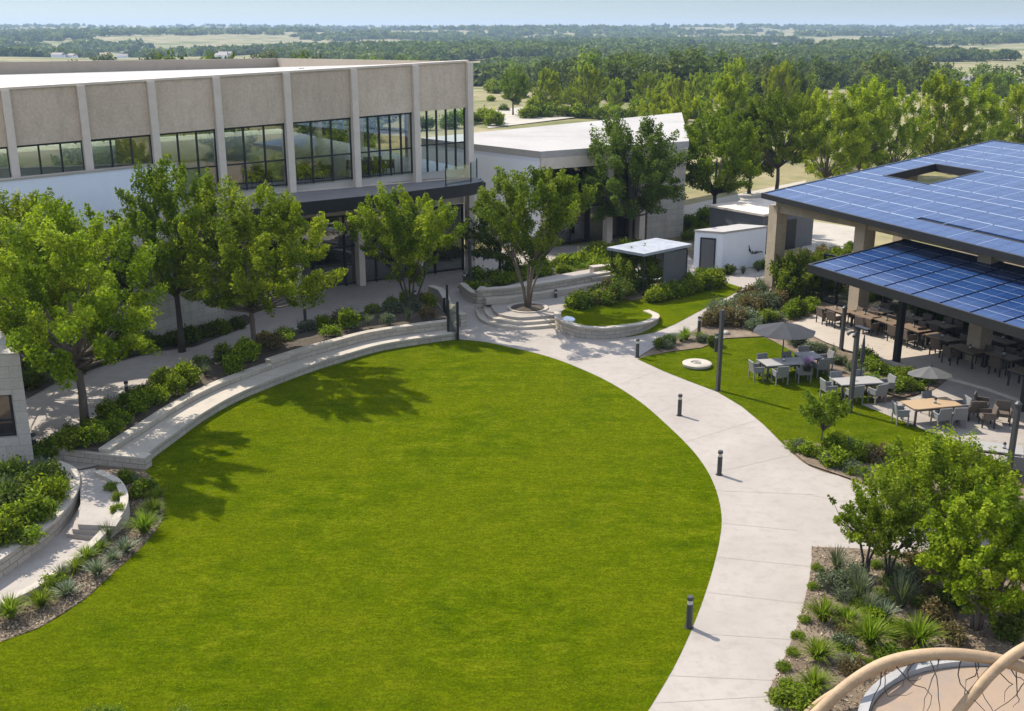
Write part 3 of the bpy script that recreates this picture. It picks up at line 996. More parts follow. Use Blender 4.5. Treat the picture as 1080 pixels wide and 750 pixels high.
for t in (.30, .42): 
    q = wa + (wl - wa) * t; m = MB(); m.box((q.x + FN.x * 0 - .25, q.y - .2, 5.2 if t < .4 else 4.2), (.18, .18, .45), .75); m.build('wall_lamp', M['dark'], wh)
# ------------------------------------------------------------------ small open pavilion
pq = [at(640, 261, 2.55), at(679, 268, 2.55), at(730, 257.5, 2.75), at(692, 251, 2.75)]
kv = thing('garden_shelter', 'small flat roofed grey steel shelter with speckled pale roof', 'shelter', (pq[0].x, pq[0].y, 0))
m = MB(); m.prism([(p.x, p.y) for p in pq], [2.40, 2.40, 2.6, 2.6], [2.56, 2.56, 2.76, 2.76]); m.build('roof', mk('weathered_roof', (.36, .37, .39), (.22, .235, .265), 1.6, .7, .1, 5, c3=(.14, .15, .17)), kv)
c = (pq[0] + pq[1] + pq[2] + pq[3]) / 4
for k, p in enumerate(pq):
    q = p.lerp(c, .12); m = MB(); m.box((q.x, q.y, 1.21), (.12, .12, 2.42)); m.build('post', M['dark'], kv)
bk0, bk1 = pq[3].lerp(c, .1), pq[2].lerp(c, .1)
m = MB(); m.seg(bk0, bk1, .08, .0, 2.5); m.seg(pq[2].lerp(c, .12), pq[1].lerp(pq[2], .45).lerp(c, .12), .08, 0, 2.45); m.build('wall_panel', M['grey'], kv)
for j, (x, y) in enumerate(((668, 299), (690, 302), (700, 297))):
    q = at(x, y); t = thing('picnic_bench', f"white slab bench {('beside the dark bush under', 'at the open front of', 'behind the post of')[j]} the garden shelter", 'bench', tuple(q), .3 * j)
    MB().box((0, 0, .42), (1.5, .42, .08)).build('seat', M['white'], t, world=False)
    for sx in (-.55, .55): MB().box((sx, 0, .19), (.1, .36, .38)).build('leg', M['dark'], t, world=False)

# ------------------------------------------------------------------ white shed, dark shed
s0, s1, s2 = at(731, 284), at(760.5, 286.5), at(806, 279)
sh = thing('white_shed', 'white cube shed with tall dark door and black handwritten lettering', 'shed', tuple(s1))
e = s2 - s1; f_ = s0 - s1
sq = [s1, s2, s2 + f_, s0]
m = MB(); m.prism([(p.x, p.y) for p in sq], -.05, 2.45); m.build('wall', M['white'], sh)
m = MB(); cc = (s1 + s2 + s0 + s2 + f_) / 4; m.prism([(p.x + (p.x - cc.x) * .03, p.y + (p.y - cc.y) * .03) for p in sq], 2.452, 2.58); m.build('roof', M['roofw'], sh)
fd = f_.normalized(); ed_ = e.normalized(); on = -ed_
m = MB(); m.seg(s1 + fd * .45 + on * .02, s1 + fd * (f_.length - .45) + on * .02, .05, .05, 2.05); do = m.build('door', M['grey'], sh)
m = MB()
for t in (.45, f_.length - .45): m.seg(s1 + fd * (t - .04) + on * .04, s1 + fd * (t + .04) + on * .04, .07, .05, 2.1)
m.seg(s1 + fd * .41 + on * .04, s1 + fd * (f_.length - .41) + on * .04, .07, 2.05, 2.13)
o = m.build('frame', M['dark'], do, world=False)
for v in o.data.vertices: v.co -= s1
# looping brush lettering on the long wall
wn_ = -f_.normalized()
def wpt(u, z): 
    q = s1 + ed_ * u + wn_ * .02; return (q.x, q.y, z)
L = e.length; m = MB()
m.tube([wpt(L * u, z) for u, z in ((.60, 1.45), (.62, 1.25), (.645, 1.1), (.63, 1.0), (.62, 1.12), (.66, 1.0), (.685, .86), (.70, .98), (.69, 1.05), (.715, .9), (.74, .84), (.75, 1.0), (.77, .84), (.78, .99), (.80, .84), (.82, 1.0), (.84, .88), (.88, .93), (.93, .87))], .035, 4)
m.tube([wpt(L * u, z) for u, z in ((.60, 1.1), (.615, 1.22), (.63, 1.16))], .03, 4)
m.build('lettering', M['dark'], sh)
d0, d1 = at(822, 264), at(856, 258)
ds = thing('dark_shed', 'charcoal clad shed with pale flat roof behind the white shed', 'shed', tuple(d0))
e2 = d1 - d0; b2 = Vector((-e2.y, e2.x, 0)).normalized() * 5
dq = [d0 - e2 * .55, d1, d1 + b2, d0 - e2 * .55 + b2]
m = MB(); m.prism([(p.x, p.y) for p in dq], -.05, 2.6); m.build('wall', M['grey'], ds)
m = MB(); cc = sum(dq, Vector()) / 4; m.prism([(p.x + (p.x - cc.x) * .04, p.y + (p.y - cc.y) * .04) for p in dq], 2.602, 2.75); m.build('roof', M['fin'], ds)
un = -b2.normalized()
m = MB(); m.seg(d0 - e2 * .45 + un * .03, d0 - e2 * .05 + un * .03, .06, 1.3, 2.1); m.build('window', M['glassd'], ds)
m = MB(); m.seg(d0 + e2 * .1 + un * .03, d0 + e2 * .45 + un * .03, .06, 0, 2.1); m.build('door', M['dark'], ds)

# ------------------------------------------------------------------ solar canopies
def plane_z(p, P0, U, V, z0, zu, zv):
    d = p - P0
    return z0
class Slope:
    """sloping deck: corner o, edge a (along the eaves), edge b (up the slope), heights at o, o+a, o+b"""
    def __init__(s, o, a, b, zo, za, zb): s.o, s.a, s.b, s.zo, s.za, s.zb = o, a, b, zo, za, zb
    def p(s, u, v, dz=0.0):
        q = s.o + s.a * u + s.b * v
        return Vector((q.x, q.y, s.zo + (s.za - s.zo) * u + (s.zb - s.zo) * v + dz))
    def block(s, mb, u0, u1, v0, v1, d0, d1, uv=None):
        P = [s.p(u0, v0), s.p(u1, v0), s.p(u1, v1), s.p(u0, v1)]
        vs = [q + Vector((0, 0, d0)) for q in P] + [q + Vector((0, 0, d1)) for q in P]
        fl = (s.a.x * s.b.y - s.a.y * s.b.x) < 0
        fs = [(3, 2, 1, 0), (4, 5, 6, 7), (0, 1, 5, 4), (1, 2, 6, 5), (2, 3, 7, 6), (3, 0, 4, 7)]
        if fl: fs = [f[::-1] for f in fs]
        k = [[(0, 0), (1, 0), (1, 1), (0, 1)]] * 6
        mb.add(vs, fs, k)
def uvinv(sl, px, py):
    """u, v of the deck point seen at a pixel"""
    lo = sl
    z = sl.zo
    for _ in range(30):
        q = at(px, py, z)
        d = q - sl.o
        det = sl.a.x * sl.b.y - sl.a.y * sl.b.x
        u = (d.x * sl.b.y - d.y * sl.b.x) / det; v = (sl.a.x * d.y - sl.a.y * d.x) / det
        z = sl.zo + (sl.za - sl.zo) * u + (sl.zb - sl.zo) * v
    return u, v
o1 = at(806, 204, 5.9); o1.z = 0
e1 = at(1080, 271, 5.9); e1.z = 0
a1 = (e1 - o1) * 1.9
x1 = at(1048, 148.5, 8.2); x1.z = 0
big = Slope(o1, a1, x1 - o1, 5.9, 5.9, 8.2)
bc = thing('solar_canopy', 'large tilted solar panel canopy on tan stone columns with square opening', 'canopy', tuple(o1))
hu0, hv0 = uvinv(big, 925, 186.5); h = [uvinv(big, *q) for q in ((931, 185.5), (985, 173), (1037, 180), (982, 195))]
HU = (min(q[0] for q in h) + .0, max(q[0] for q in h)); HV = (min(q[1] for q in h), max(q[1] for q in h))
HU = ((h[0][0] + h[1][0]) / 2, (h[2][0] + h[3][0]) / 2); HV = ((h[0][1] + h[3][1]) / 2, (h[1][1] + h[2][1]) / 2)
nu, nv = 20, 12
snap = lambda t, n: round(t * n) / n
def lines(n, cuts):
    L = [i / n for i in range(n + 1)]
    for c in cuts:
        k = min(range(1, n), key=lambda i: abs(L[i] - c)); L[k] = c
    return L
UL, VL = lines(nu, HU), lines(nv, HV)
dk = MB()
for (u0, u1, v0, v1) in ((0, 1, 0, HV[0]), (0, 1, HV[1], 1), (0, HU[0], HV[0], HV[1]), (HU[1], 1, HV[0], HV[1])):
    big.block(dk, u0, u1, v0, v1, -.16, -.07)
dk.build('deck', M['dark'], bc)
pn_ = MB(); fr_ = MB(); rnd_ = random.Random(2)
gu, gv = .0014, .0019
su0, sv0 = uvinv(big, 963, 226); vs_ = min(VL, key=lambda v: abs(v - sv0))
for i in range(nu):
    for j in range(nv):
        u0, u1, v0, v1 = UL[i], UL[i + 1], VL[j], VL[j + 1]
        if u0 > HU[0] - 1e-4 and u1 < HU[1] + 1e-4 and v0 > HV[0] - 1e-4 and v1 < HV[1] + 1e-4: continue
        vv0 = v0 + gv
        if abs(v0 - vs_) < 1e-4 and u0 > su0 - .01: vv0 = v0 + .022      # the walkway slot
        else: big.block(fr_, u0 + gu, u1 - gu, v0 - gv * .9, v0 + gv * .9, -.03, .004)
        for q in range(2):
            um = u0 + (u1 - u0) * q / 2
            big.block(pn_, um + gu * .25, um + (u1 - u0) / 2 - gu * .25, vv0, v1 - gv, -.06, 0)
        if rnd_.random() < .6: big.block(fr_, u0 - gu * .22, u0 + gu * .22, v0 + gv, v1 - gv, -.04, .001)
pn_.build('solar_panels', M['solar'], bc); fr_.build('panel_rails', M['frame'], bc)
m = MB(); t = .012
for (u0, u1, v0, v1) in ((0, 1, -.006, 0), (0, 1, 1, 1.006), (-.004, 0, -.006, 1.006)): big.block(m, u0, u1, v0, v1, -.27, .03)
for (u0, u1, v0, v1) in ((HU[0], HU[1], HV[0], HV[0] + .006), (HU[0], HU[1], HV[1] - .006, HV[1]), (HU[0], HU[0] + .004, HV[0] + .006, HV[1] - .006), (HU[1] - .004, HU[1], HV[0] + .006, HV[1] - .006)):
    big.block(m, u0, u1, v0, v1, -.42, .02)
m.build('fascia', M['dark'], bc)
c1, c2, c3 = at(814.5, 309), at(903.5, 336), at(1030, 381)
ax = (c3 - c1).normalized(); rz = atan2(ax.y, ax.x)
cols = [c1, c2, c3, c3 + (c3 - c2) * 1.0]
bdir = (x1 - o1).normalized()
def topz(p):
    d = p - big.o; det = big.a.x * big.b.y - big.a.y * big.b.x
    u = (d.x * big.b.y - d.y * big.b.x) / det; v = (big.a.x * d.y - big.a.y * d.x) / det
    return big.zo + (big.zb - big.zo) * v
for p in cols + [c1 + bdir * 9.5, c2 + bdir * 9.5, c1 + bdir * 17, c2 + bdir * 17, c3 + bdir * 9.5]:
    m = MB(); m.box((p.x, p.y, topz(p) / 2 - .4), (.75, .75, topz(p) - .8), rz); m.build('column', M['tan'], bc)
m = MB()
for a, b in zip(cols, cols[1:]): m.seg(a, b, .42, topz(a) - 1.2, topz(a) - .4, topz(b) - 1.2, topz(b) - .4)
m.build('beam', M['tan'], bc)
m = MB()
for p in (c1, c2, c3): m.seg(p + bdir * .3, p + bdir * 17, .35, topz(p) - .8, topz(p) - .25, topz(p + bdir * 17) - .8, topz(p + bdir * 17) - .25)
m.build('cross_beam', M['dark'], bc)

o2 = at(855, 279.5, 4.15); o2.z = 0
e2_ = at(1080, 347.5, 4.15); e2_.z = 0
x2 = at(955, 253.5, 4.8); x2.z = 0
low = Slope(o2, (e2_ - o2) * 1.7, x2 - o2, 4.15, 4.15, 4.8)
lcn = thing('lower_solar_canopy', 'lower glazed solar canopy on black steel posts over the dining patio', 'canopy', tuple(o2))
m = MB(); low.block(m, 0, 1, 0, 1, -.12, -.05); m.build('deck', M['dark'], lcn)
m = MB(); r_ = MB(); nU, nV = 13, 8
for i in range(nU):
    for j in range(nV):
        low.block(m, i / nU + .0034, (i + 1) / nU - .0034, j / nV + .0015, (j + 1) / nV - .0015, -.05, 0)
        low.block(r_, i / nU + .0034, (i + 1) / nU - .0034, j / nV - .0022, j / nV + .0012, -.05, .003)
m.build('solar_panels', M['solar'], lcn); r_.build('panel_rails', M['frame'], lcn)
m = MB()
for (u0, u1, v0, v1) in ((0, 1, -.014, 0), (0, 1, 1, 1.012), (-.006, 0, -.014, 1.012)): low.block(m, u0, u1, v0, v1, -.36, .04)
m.build('fascia', M['dark'], lcn)
for p in (at(945, 384), at(1079, 434), at(1079, 434) + (at(1079, 434) - at(945, 384))):
    m = MB(); m.box((p.x, p.y, 2.03), (.26, .26, 4.06), rz); m.build('post', M['dark'], lcn)
m = MB()
for k in range(6):
    u = .02 + k * .19; low.block(m, u, u + .008, 0, 1, -.32, -.121)
m.build('rafter', M['dark'], lcn)
# glazed screen behind the tables
ga = at(866, 318); gb = at(1055, 366); gb = ga + (gb - ga) * 1.5
gs = thing('glass_screen', 'tall glass wind screen with thin black posts behind the patio tables', 'screen', tuple(ga))
n = 16
m = MB(); m.seg(ga, gb, .02, .1, 2.7); m.build('pane', M['rail'], gs)
for k in range(n + 1):
    q = ga.lerp(gb, k / n); m = MB(); m.box((q.x, q.y, 1.4), (.09, .12, 2.8), rz); m.build('post', M['dark'], gs)
m = MB(); m.seg(ga, gb, .1, 2.7, 2.8); m.seg(ga, gb, .1, .02, .1); m.build('rail', M['dark'], gs)
# ------------------------------------------------------------------ curved seat wall, beds, terrace
seat_in = bench_c
sw = thing('seat_wall', 'long curved limestone seat wall with bench along the lawn edge', 'wall', tuple(bench_c[0]))
def offvar(P, f0, f1):
    n_ = len(P) - 1; A0 = offset(P, f0); A1 = offset(P, f1)
    return [a.lerp(b, i / n_) for i, (a, b) in enumerate(zip(A0, A1))]
o_a, o_b = offvar(seat_in, 1.2, .72), offvar(seat_in, 1.58, 1.06)
m = MB(); m.ribbon(seat_in, o_a, -.05, .30); m.build('bench_base', M['stone'], sw)
m = MB(); m.ribbon(offset(seat_in, -.03), offvar(seat_in, 1.198, .718), .303, .37); m.build('bench_seat', M['cap'], sw)
k = next(i for i, p in enumerate(o_a) if pxof((p.x, p.y, .8)) > 281)
m = MB(); m.ribbon(o_a[:k + 1], o_b[:k + 1], -.05, .56); m.build('low_wall', M['stone'], sw)
m = MB(); m.ribbon(offset(o_a[:k + 1], -.02), offset(o_b[:k + 1], .02), .563, .63); m.build('low_coping', M['cap'], sw)
m = MB(); m.ribbon(o_a[k:], o_b[k:], -.05, .74); m.build('high_wall', M['stone'], sw)
m = MB(); m.ribbon(offset(o_a[k:], -.02), offset(o_b[k:], .02), .743, .81); m.build('high_coping', M['cap'], sw)
rw = catmull([at(154, 496), at(110, 491), at(57, 484)], 6)
wl_ = thing('return_wall', 'low pale limestone wall closing the bed at the seat end', 'wall', tuple(rw[0]))
m = MB(); m.ribbon(rw, offset(rw, -.4), -.05, .40); m.build('wall', M['stone'], wl_)
m = MB(); m.ribbon(offset(rw, .03), offset(rw, -.43), .403, .47); m.build('coping', M['cap'], wl_)
bw = crv([(37, 482), (55, 470), (100, 440), (150, 412), (195, 392), (240, 371), (285, 356), (330, 344), (380, 330), (420, 320), (452, 314)], 4)
n = len(bw)
def resamp(P, n):
    L = [0]
    for a, b in zip(P, P[1:]): L.append(L[-1] + (b - a).length)
    out = []
    for i in range(n):
        t = L[-1] * i / (n - 1); j = max(k for k in range(len(L)) if L[k] <= t + 1e-9); j = min(j, len(P) - 2)
        out.append(P[j].lerp(P[j + 1], (t - L[j]) / (L[j + 1] - L[j] + 1e-9)))
    return out
bi = resamp(o_b, n)
m = MB(); rows = 9; vs = []
for i in range(n):
    for j in range(rows):
        t = j / (rows - 1); q = bw[i].lerp(bi[i], t)
        vs.append((q.x, q.y, .03 + (.50 if i < n * .45 else .62) * sstep(t * 1.15) + .1 * sin(pi * t) + .05 * sin(i * 1.7 + j * 2.3) * sin(pi * t)))
m.add(vs, [(i * rows + j, i * rows + j + 1, (i + 1) * rows + j + 1, (i + 1) * rows + j) for i in range(n - 1) for j in range(rows - 1)])
tag(m.build('planting_bed', M['soil'], smooth=True), kind='structure')
def bed_a(s, t):
    i = min(n - 1, max(0, int(s * (n - 1)))); q = bw[i].lerp(bi[i], t)
    return Vector((q.x, q.y, .03 + (.56 if i < n * .45 else .74) * sstep(t * 1.15) + .1 * sin(pi * t)))
m = MB(); m.ribbon(bw, offset(bw, -.14), -.03, .10); tag(m.build('walk_kerb', M['cap']), kind='structure')
# rounded planter end by the gate posts
ec = crv([(452, 314), (462, 318), (467, 326), (470, 334), (478, 341), (486, 345)], 4)
pe = thing('planter_end_wall', 'short rounded pale wall ending the long bed by the posts', 'wall', tuple(ec[0]))
m = MB(); m.ribbon(ec, offset(ec, .35), -.05, .62); m.build('wall', M['stone'], pe)
m = MB(); m.ribbon(offset(ec, -.03), offset(ec, .38), .623, .70); m.build('coping', M['cap'], pe)
# bed along the hall
sheet('hall_bed', [at(*p) for p in ((-60, 445), (30, 420), (60, 404), (110, 386), (160, 372), (205, 366), (250, 349), (270, 338), (258, 332), (238, 340), (163, 364), (100, 372), (-60, 400))], .03, M['soil'])

# stepped round terrace with its tree ring
st0 = crv([(503, 322), (502, 331), (508, 340), (525, 345.5), (551, 348), (590, 345)], 6)
ter = thing('round_terrace', 'raised round paved terrace with three curved stone steps', 'terrace', tuple(st0[0]))
for k in range(3):
    f = offset(st0, .42 * k)
    cpt = at(640, 318); cp2 = at(600, 300)
    P = f + [Vector((cpt.x, cpt.y, 0)), Vector((at(700, 292).x, at(700, 292).y, 0)), Vector((at(640, 288).x, at(640, 288).y, 0)), Vector((at(573, 300).x, at(573, 300).y, 0)), Vector((at(523, 312).x, at(523, 312).y, 0))]
    m = MB(); m.prism([(p.x, p.y) for p in P], -.05 + .15 * k + (.002 if k else 0), .15 * (k + 1)); m.build('step' if k < 2 else 'floor', M['cap'] if k < 2 else M['path'], ter)
bwc = [Vector((p.x, p.y, 0)) for p in catmull([at(503, 322, .3), at(508, 319.5, .45), at(520, 318.5, .45), at(535, 317.5, .45), at(553, 315, .45), at(580, 311, .45), at(608, 306, .45), at(644, 299.5, .45)], 5)]
tw = thing('terrace_wall', 'curved two tier limestone back wall of the round terrace', 'wall', tuple(bwc[0]))
m = MB(); m.ribbon(bwc, offset(bwc, .42), -.05, 1.12); m.build('wall', M['stone'], tw)
m = MB(); m.ribbon(offset(bwc, -.03), offset(bwc, .45), 1.123, 1.2); m.build('coping', M['cap'], tw)
m = MB(); m.ribbon(offset(bwc[6:], -.5), offset(bwc[6:], -.002), .452, .78); m.build('bench', M['cap'], tw)
for (x, y), w_, g_ in (((634, 301), 1.6, 0), ((636, 294), 1.6, 1)):
    q = at(x, y, .45); t = thing('stone_block', ('single long rough limestone block on the terrace floor', 'rear long limestone block by the terrace wall end')[g_], 'block', tuple(q), .45)
    MB().box((0, 0, .26 + .12 * g_), (w_, .5, .5 + .24 * g_)).build('base', M['stone'], t, world=False); MB().box((0, 0, .56 + .24 * g_), (w_ + .05, .55, .09)).build('seat', M['cap'], t, world=False)
# tree pit on the terrace
q = at(556.5, 325, .45)
tp = thing('tree_pit', 'round dark mulched tree pit in the terrace floor', 'planter', tuple(q))
m = MB(); m.lathe([(1.12, 0.003), (1.12, .06), (1.0, .06), (1.0, .04)], 32); m.build('rim', M['cap'], tp, world=False)
m = MB(); m.lathe([(.99, .0), (.9, .05), (.5, .12), (.0, .15)], 24); m.build('mulch', M['soil'], tp, world=False, smooth=True)
# bed behind the terrace with its front wall
fw = crv([(485, 309), (495, 318), (505, 320), (512, 313)], 4)
sheet('terrace_bed', [at(*p) for p in ((485, 309), (505, 320), (523, 311), (573, 299), (645, 287), (690, 275), (636, 268), (600, 278), (560, 286), (510, 296))], .3, M['soil'])
bp = thing('bed_edge_wall', 'low curved limestone edge of the bed behind the terrace', 'wall', tuple(fw[0]))
m = MB(); m.ribbon(fw, offset(fw, .3), -.05, .55); m.build('wall', M['stone'], bp)
m = MB(); m.ribbon(offset(fw, -.03), offset(fw, .33), .553, .62); m.build('coping', M['cap'], bp)
# ring planter with grass
rg = crv([(585, 338), (586, 346), (600, 353), (617, 357), (640, 357.5), (662, 355), (680, 350), (693, 342), (694, 335), (684, 330)], 5)
rp_ = thing('ring_planter', 'round limestone edged lawn planter beside the path fork', 'planter', tuple(rg[0]))
zt = [.50 - .40 * sstep((i / (len(rg) - 1) - .5) * 2.2) for i in range(len(rg))]
m = MB(); m.ribbon(rg, offset(rg, .32), -.05, zt); m.build('wall', M['stone'], rp_)
m = MB(); m.ribbon(offset(rg, -.03), offset(rg, .35), [z + .003 for z in zt], [z + .08 for z in zt]); m.build('coping', M['cap'], rp_)
inn = offset(rg, .34)
m = MB(); c = sum(inn, Vector()) / len(inn)
vs = [(p.x, p.y, zt[i] + .02) for i, p in enumerate(inn)] + [(at(664, 318).x, at(664, 318).y, .12), (at(610, 325).x, at(610, 325).y, .4)]
m.add(vs + [(c.x, c.y, .34)], [(len(vs), i, (i + 1) % len(vs)) for i in range(len(vs))]); m.build('grass', M['lawn'], rp_)
sheet('side_lawn', [at(*p) for p in ((660, 356), (690, 351), (712, 342), (740, 327), (770, 312), (784, 304), (765, 298), (730, 306), (700, 312), (670, 316), (640, 322), (655, 340))], .018, M['lawn'])
sheet('garden_bed', [at(*p) for p in ((590, 330), (640, 322), (690, 313), (760, 299), (745, 293), (700, 298), (650, 306), (610, 318))], .026, M['mulch'])

# curved stair path at the left
inn_px = [(-60, 648), (0, 611), (36, 585), (58, 568), (74, 550), (84, 532), (85, 517), (78, 508), (64, 502)]
il = crv(inn_px, 5)
iw = thing('stair_wall', 'thick curved limestone wall on the inner side of the stair path', 'wall', tuple(il[1]))
m = MB(); m.ribbon(il, offset(il, .5), -.05, .50); m.build('wall', M['stone'], iw)
m = MB(); m.ribbon(offset(il, -.03), offset(il, .53), .503, .58); m.build('coping', M['cap'], iw)
ol = [Vector((p.x, p.y, 0)) for p in catmull([at(-60, 680, .22), at(0, 639, .22), at(40, 618, .22), at(83, 588, .26), at(113, 560, .38), at(132, 538, .5), at(135, 521, .56), at(126, 505, .6), at(106, 495, .6)], 5)]
ow = thing('stair_kerb_wall', 'thin curved pale kerb wall between the stair path and plants', 'wall', tuple(ol[1]))
m = MB(); m.ribbon(ol, offset(ol, .25), -.05, [.2 + .4 * sstep((i / (len(ol) - 1) - .3) * 2.2) for i in range(len(ol))]); m.build('wall', M['cap'], ow)
sheet('stair_path', il[::-1] + ol if False else [*il, at(100, 494), *ol[::-1]], .02, M['path'])
# upper run of the stair path, three risers
sti = [(88, 552, 114, 552), (82, 557, 106, 557.5), (76, 562, 97, 564)]
stp = thing('garden_steps', 'three shallow pale steps in the curved stair path', 'steps', tuple(at(90, 556)))
for k, (xa, ya, xb, yb) in enumerate(sti[::-1]):
    zk = .15 * (k + 1)
    a, b = at(xa - 6, ya + 1, zk), at(xb + 8, yb + 3, zk)
    up = [at(128, 546, zk), at(133, 522, zk), at(124, 506, zk), at(100, 495, zk), at(66, 497, zk), at(84, 512, zk), at(85, 530, zk)]
    P = [a, b] + up
    m = MB(); m.prism([(p.x, p.y) for p in P], .022 if k == 0 else zk - .148, zk); m.build('tread', M['path'], stp)
sheet('stair_bed', [at(*p) for p in ((-60, 625), (0, 590), (36, 566), (60, 545), (70, 528), (70, 515), (40, 498), (-60, 520))], .5, M['soil'])
sheet('lawn_bed', [at(*p) for p in ((-60, 705), (0, 678), (45, 661), (90, 632), (118, 606), (145, 582), (163, 562), (172, 547), (173, 531), (168, 515), (150, 493), (104, 496), (122, 506), (131, 522), (129, 540), (113, 563), (83, 590), (0, 640), (-60, 682))], .022, M['mulch'])
# beds right of the path
sheet('corner_bed', [at(x, y) for x, y in low_px[:-1]] + [at(1150, 780), at(1150, 590)], .02, M['mulch'])
sheet('path_bed', [at(*p) for p in ((826, 465), (832, 474), (852, 490), (884, 501), (930, 516), (1000, 528), (1120, 545), (1120, 512), (960, 486), (900, 474), (860, 468))], .026, M['mulch'])
sheet('canopy_bed', [at(*p) for p in ((690, 366), (730, 350), (770, 320), (800, 302), (870, 300), (905, 328), (862, 332), (830, 343), (868, 362), (905, 378), (950, 388), (1000, 401), (985, 411), (950, 420), (915, 408), (872, 392), (845, 376), (806, 355), (765, 357), (740, 367), (700, 372))], .024, M['mulch'])

# ------------------------------------------------------------------ bollards, posts, lamps
bol = None
def bollard(px, py, label, hgt=.92):
    global bol
    q = at(px, py)
    if bol is None:
        bol = thing('bollard_light', label, 'bollard', tuple(q), 0, 'bollard lights along the paths')
        MB().lathe([(.085, 0), (.085, .70)], 14).build('post', M['post'], bol, world=False, smooth=False)
        MB().lathe([(.07, .701), (.07, .82)], 14).build('lens', M['lens'], bol, world=False)
        MB().lathe([(.09, .821), (.09, .90), (.075, .92)], 14).build('cap', M['post'], bol, world=False)
        MB().lathe([(.13, 0), (.13, .02)], 14).build('base', M['dark'], bol, world=False)
        return bol
    return dup(bol, q, 0, label)
for a in ((726.5, 662, 'nearest dark bollard light standing at the lawn side of the path'), (758.5, 501, 'dark bollard light on the path across from the feathery bush bed'),
          (716.5, 438.5, 'dark bollard light at the lawn edge across from the tall path post'), (672, 377, 'dark bollard light at the tip where two paths fork'),
          (737, 352, 'dark bollard light among plants on the narrow side path'), (135, 424, 'dark bollard light beside the front lawn tree on the shaded walkway'),
          (38, 482, 'dark slim bollard light by the limestone lodge corner'), (322, 338, 'dark bollard light on the walkway kerb beside the vase shaped tree'),
          (490, 303, 'dark bollard light by the lamp post on the plaza'), (586, 322, 'dark bollard light on the terrace behind the pit tree', ),
          (755, 371, 'small dark bollard light in the grass clump bed'), (636, 313, 'dark bollard light beside the stone blocks'), (438, 323, 'dark bollard light at the far end of the walkway kerb'),
          (625, 318, 'dark bollard light at the terrace corner before the russet shrubs')):
    bollard(*a)
# gate posts with a green glass panel at the end of the seat wall
q = at(477, 356)
gp_ = thing('gate_post', 'cluster of dark steel posts with green glass panel at the seat end', 'post', tuple(q))
for (x, y, hh) in ((472, 338, 1.95), (469, 336, 1.15), (473, 357, 2.0), (483, 359, 2.0)):
    p = at(x, y); m = MB(); m.box((p.x, p.y, hh / 2), (.13, .13, hh)); m.build('post', M['dark'], gp_)
p0, p1 = at(473, 357), at(483, 359)
m = MB(); m.seg(p0, p1, .03, .1, 1.85); m.build('glass_panel', M['glass'], gp_)

def lamp_post(px, py, H, label, head):
    q = at(px, py)
    t = thing('lamp_post', label, 'lamp post', tuple(q), rz, 'dark lamp posts around the dining lawn')
    MB().box((0, 0, H / 2), (.15, .15, H)).build('pole', M['post'], t, world=False)
    MB().box((0, 0, .015), (.3, .3, .03)).build('base_plate', M['dark'], t, world=False)
    if head == 0:
        for z in (H - .65, H - .95): MB().box((-.085, -.0, z), (.03, .1, .16)).build('lamp', M['lens'], t, world=False)
    elif head == 1:
        MB().box((.25, 0, H + .03), (.7, .22, .07)).build('lamp_head', M['dark'], t, world=False)
        for s in (-1, 1): MB().tube([(0, 0, H - .18), (.12 * s, -.22, H - .2), (.2 * s, -.34, H - .3)], [.03, .05, .08], 8).build('spotlight', M['post'], t, world=False)
    else:
        MB().lathe([(.11, 0), (.13, .12), (.05, .2)], 10, (0, 0, H - .1)).build('lamp', M['post'], t, world=False)
    return t
lamp_post(757, 412, 3.6, 'dark square lamp post between the path edge and first dining table', 0)
lamp_post(896, 435, 3.6, 'dark square lamp post with spotlights in front of middle dining table', 1)
lamp_post(1062, 510, 2.9, 'dark square lamp post among bushes near the right edge', 2)
lamp_post(887, 369, 2.1, 'thin dark post standing in the shrubs beside the patio', 2)
lamp_post(496, 302, 2.8, 'tall thin dark post on the plaza behind the seat wall', 2)
# fire pit
q = at(735, 386.5); fp_ = thing('fire_pit', 'round pale concrete fire pit disc on the dining lawn', 'fire pit', tuple(q))
MB().lathe([(.55, 0), (.66, .06), (.68, .17), (.62, .20), (.3, .21), (.24, .15)], 28).build('bowl', M['cap'], fp_, world=False)
m = MB()
for k in range(9): a = k * .7; m.lathe([(.05, 0), (.06, .04), (.02, .07)], 6, (.13 * cos(a), .13 * sin(a), .15))
m.build('stones', M['rock'], fp_, world=False)
# ------------------------------------------------------------------ dining furniture
CH = {}
def chair(loc, rz_, label, style, group):
    if style in CH: return dup(CH[style], loc, rz_, label)
    w, dk = (M['wick'], M['wick']) if style == 'grey' else (M['wickd'], M['dark'])
    t = thing('armchair', label, 'chair', tuple(loc), rz_, group)
    MB().box((0, .02, .40), (.52, .50, .09)).build('seat', w, t, world=False, bevel=.02)
    MB().box((0, .03, .475), (.46, .46, .06)).build('cushion', M['cush'] if style == 'grey' else M['wickd'], t, world=False, bevel=.02)
    MB().box((0, -.25, .66), (.54, .06, .46), 0, .18).build('backrest', w, t, world=False, bevel=.02)
    for s in (-1, 1):
        m = MB(); m.box((s * .285, 0, .63), (.06, .52, .05)); m.box((s * .285, .0, .50), (.04, .46, .22)); m.build('armrest', w, t, world=False, bevel=.01)
        for y in (-.22, .22): MB().box((s * .27, y, .20), (.045, .045, .40)).build('leg', dk, t, world=False)
    CH[style] = t
    return t
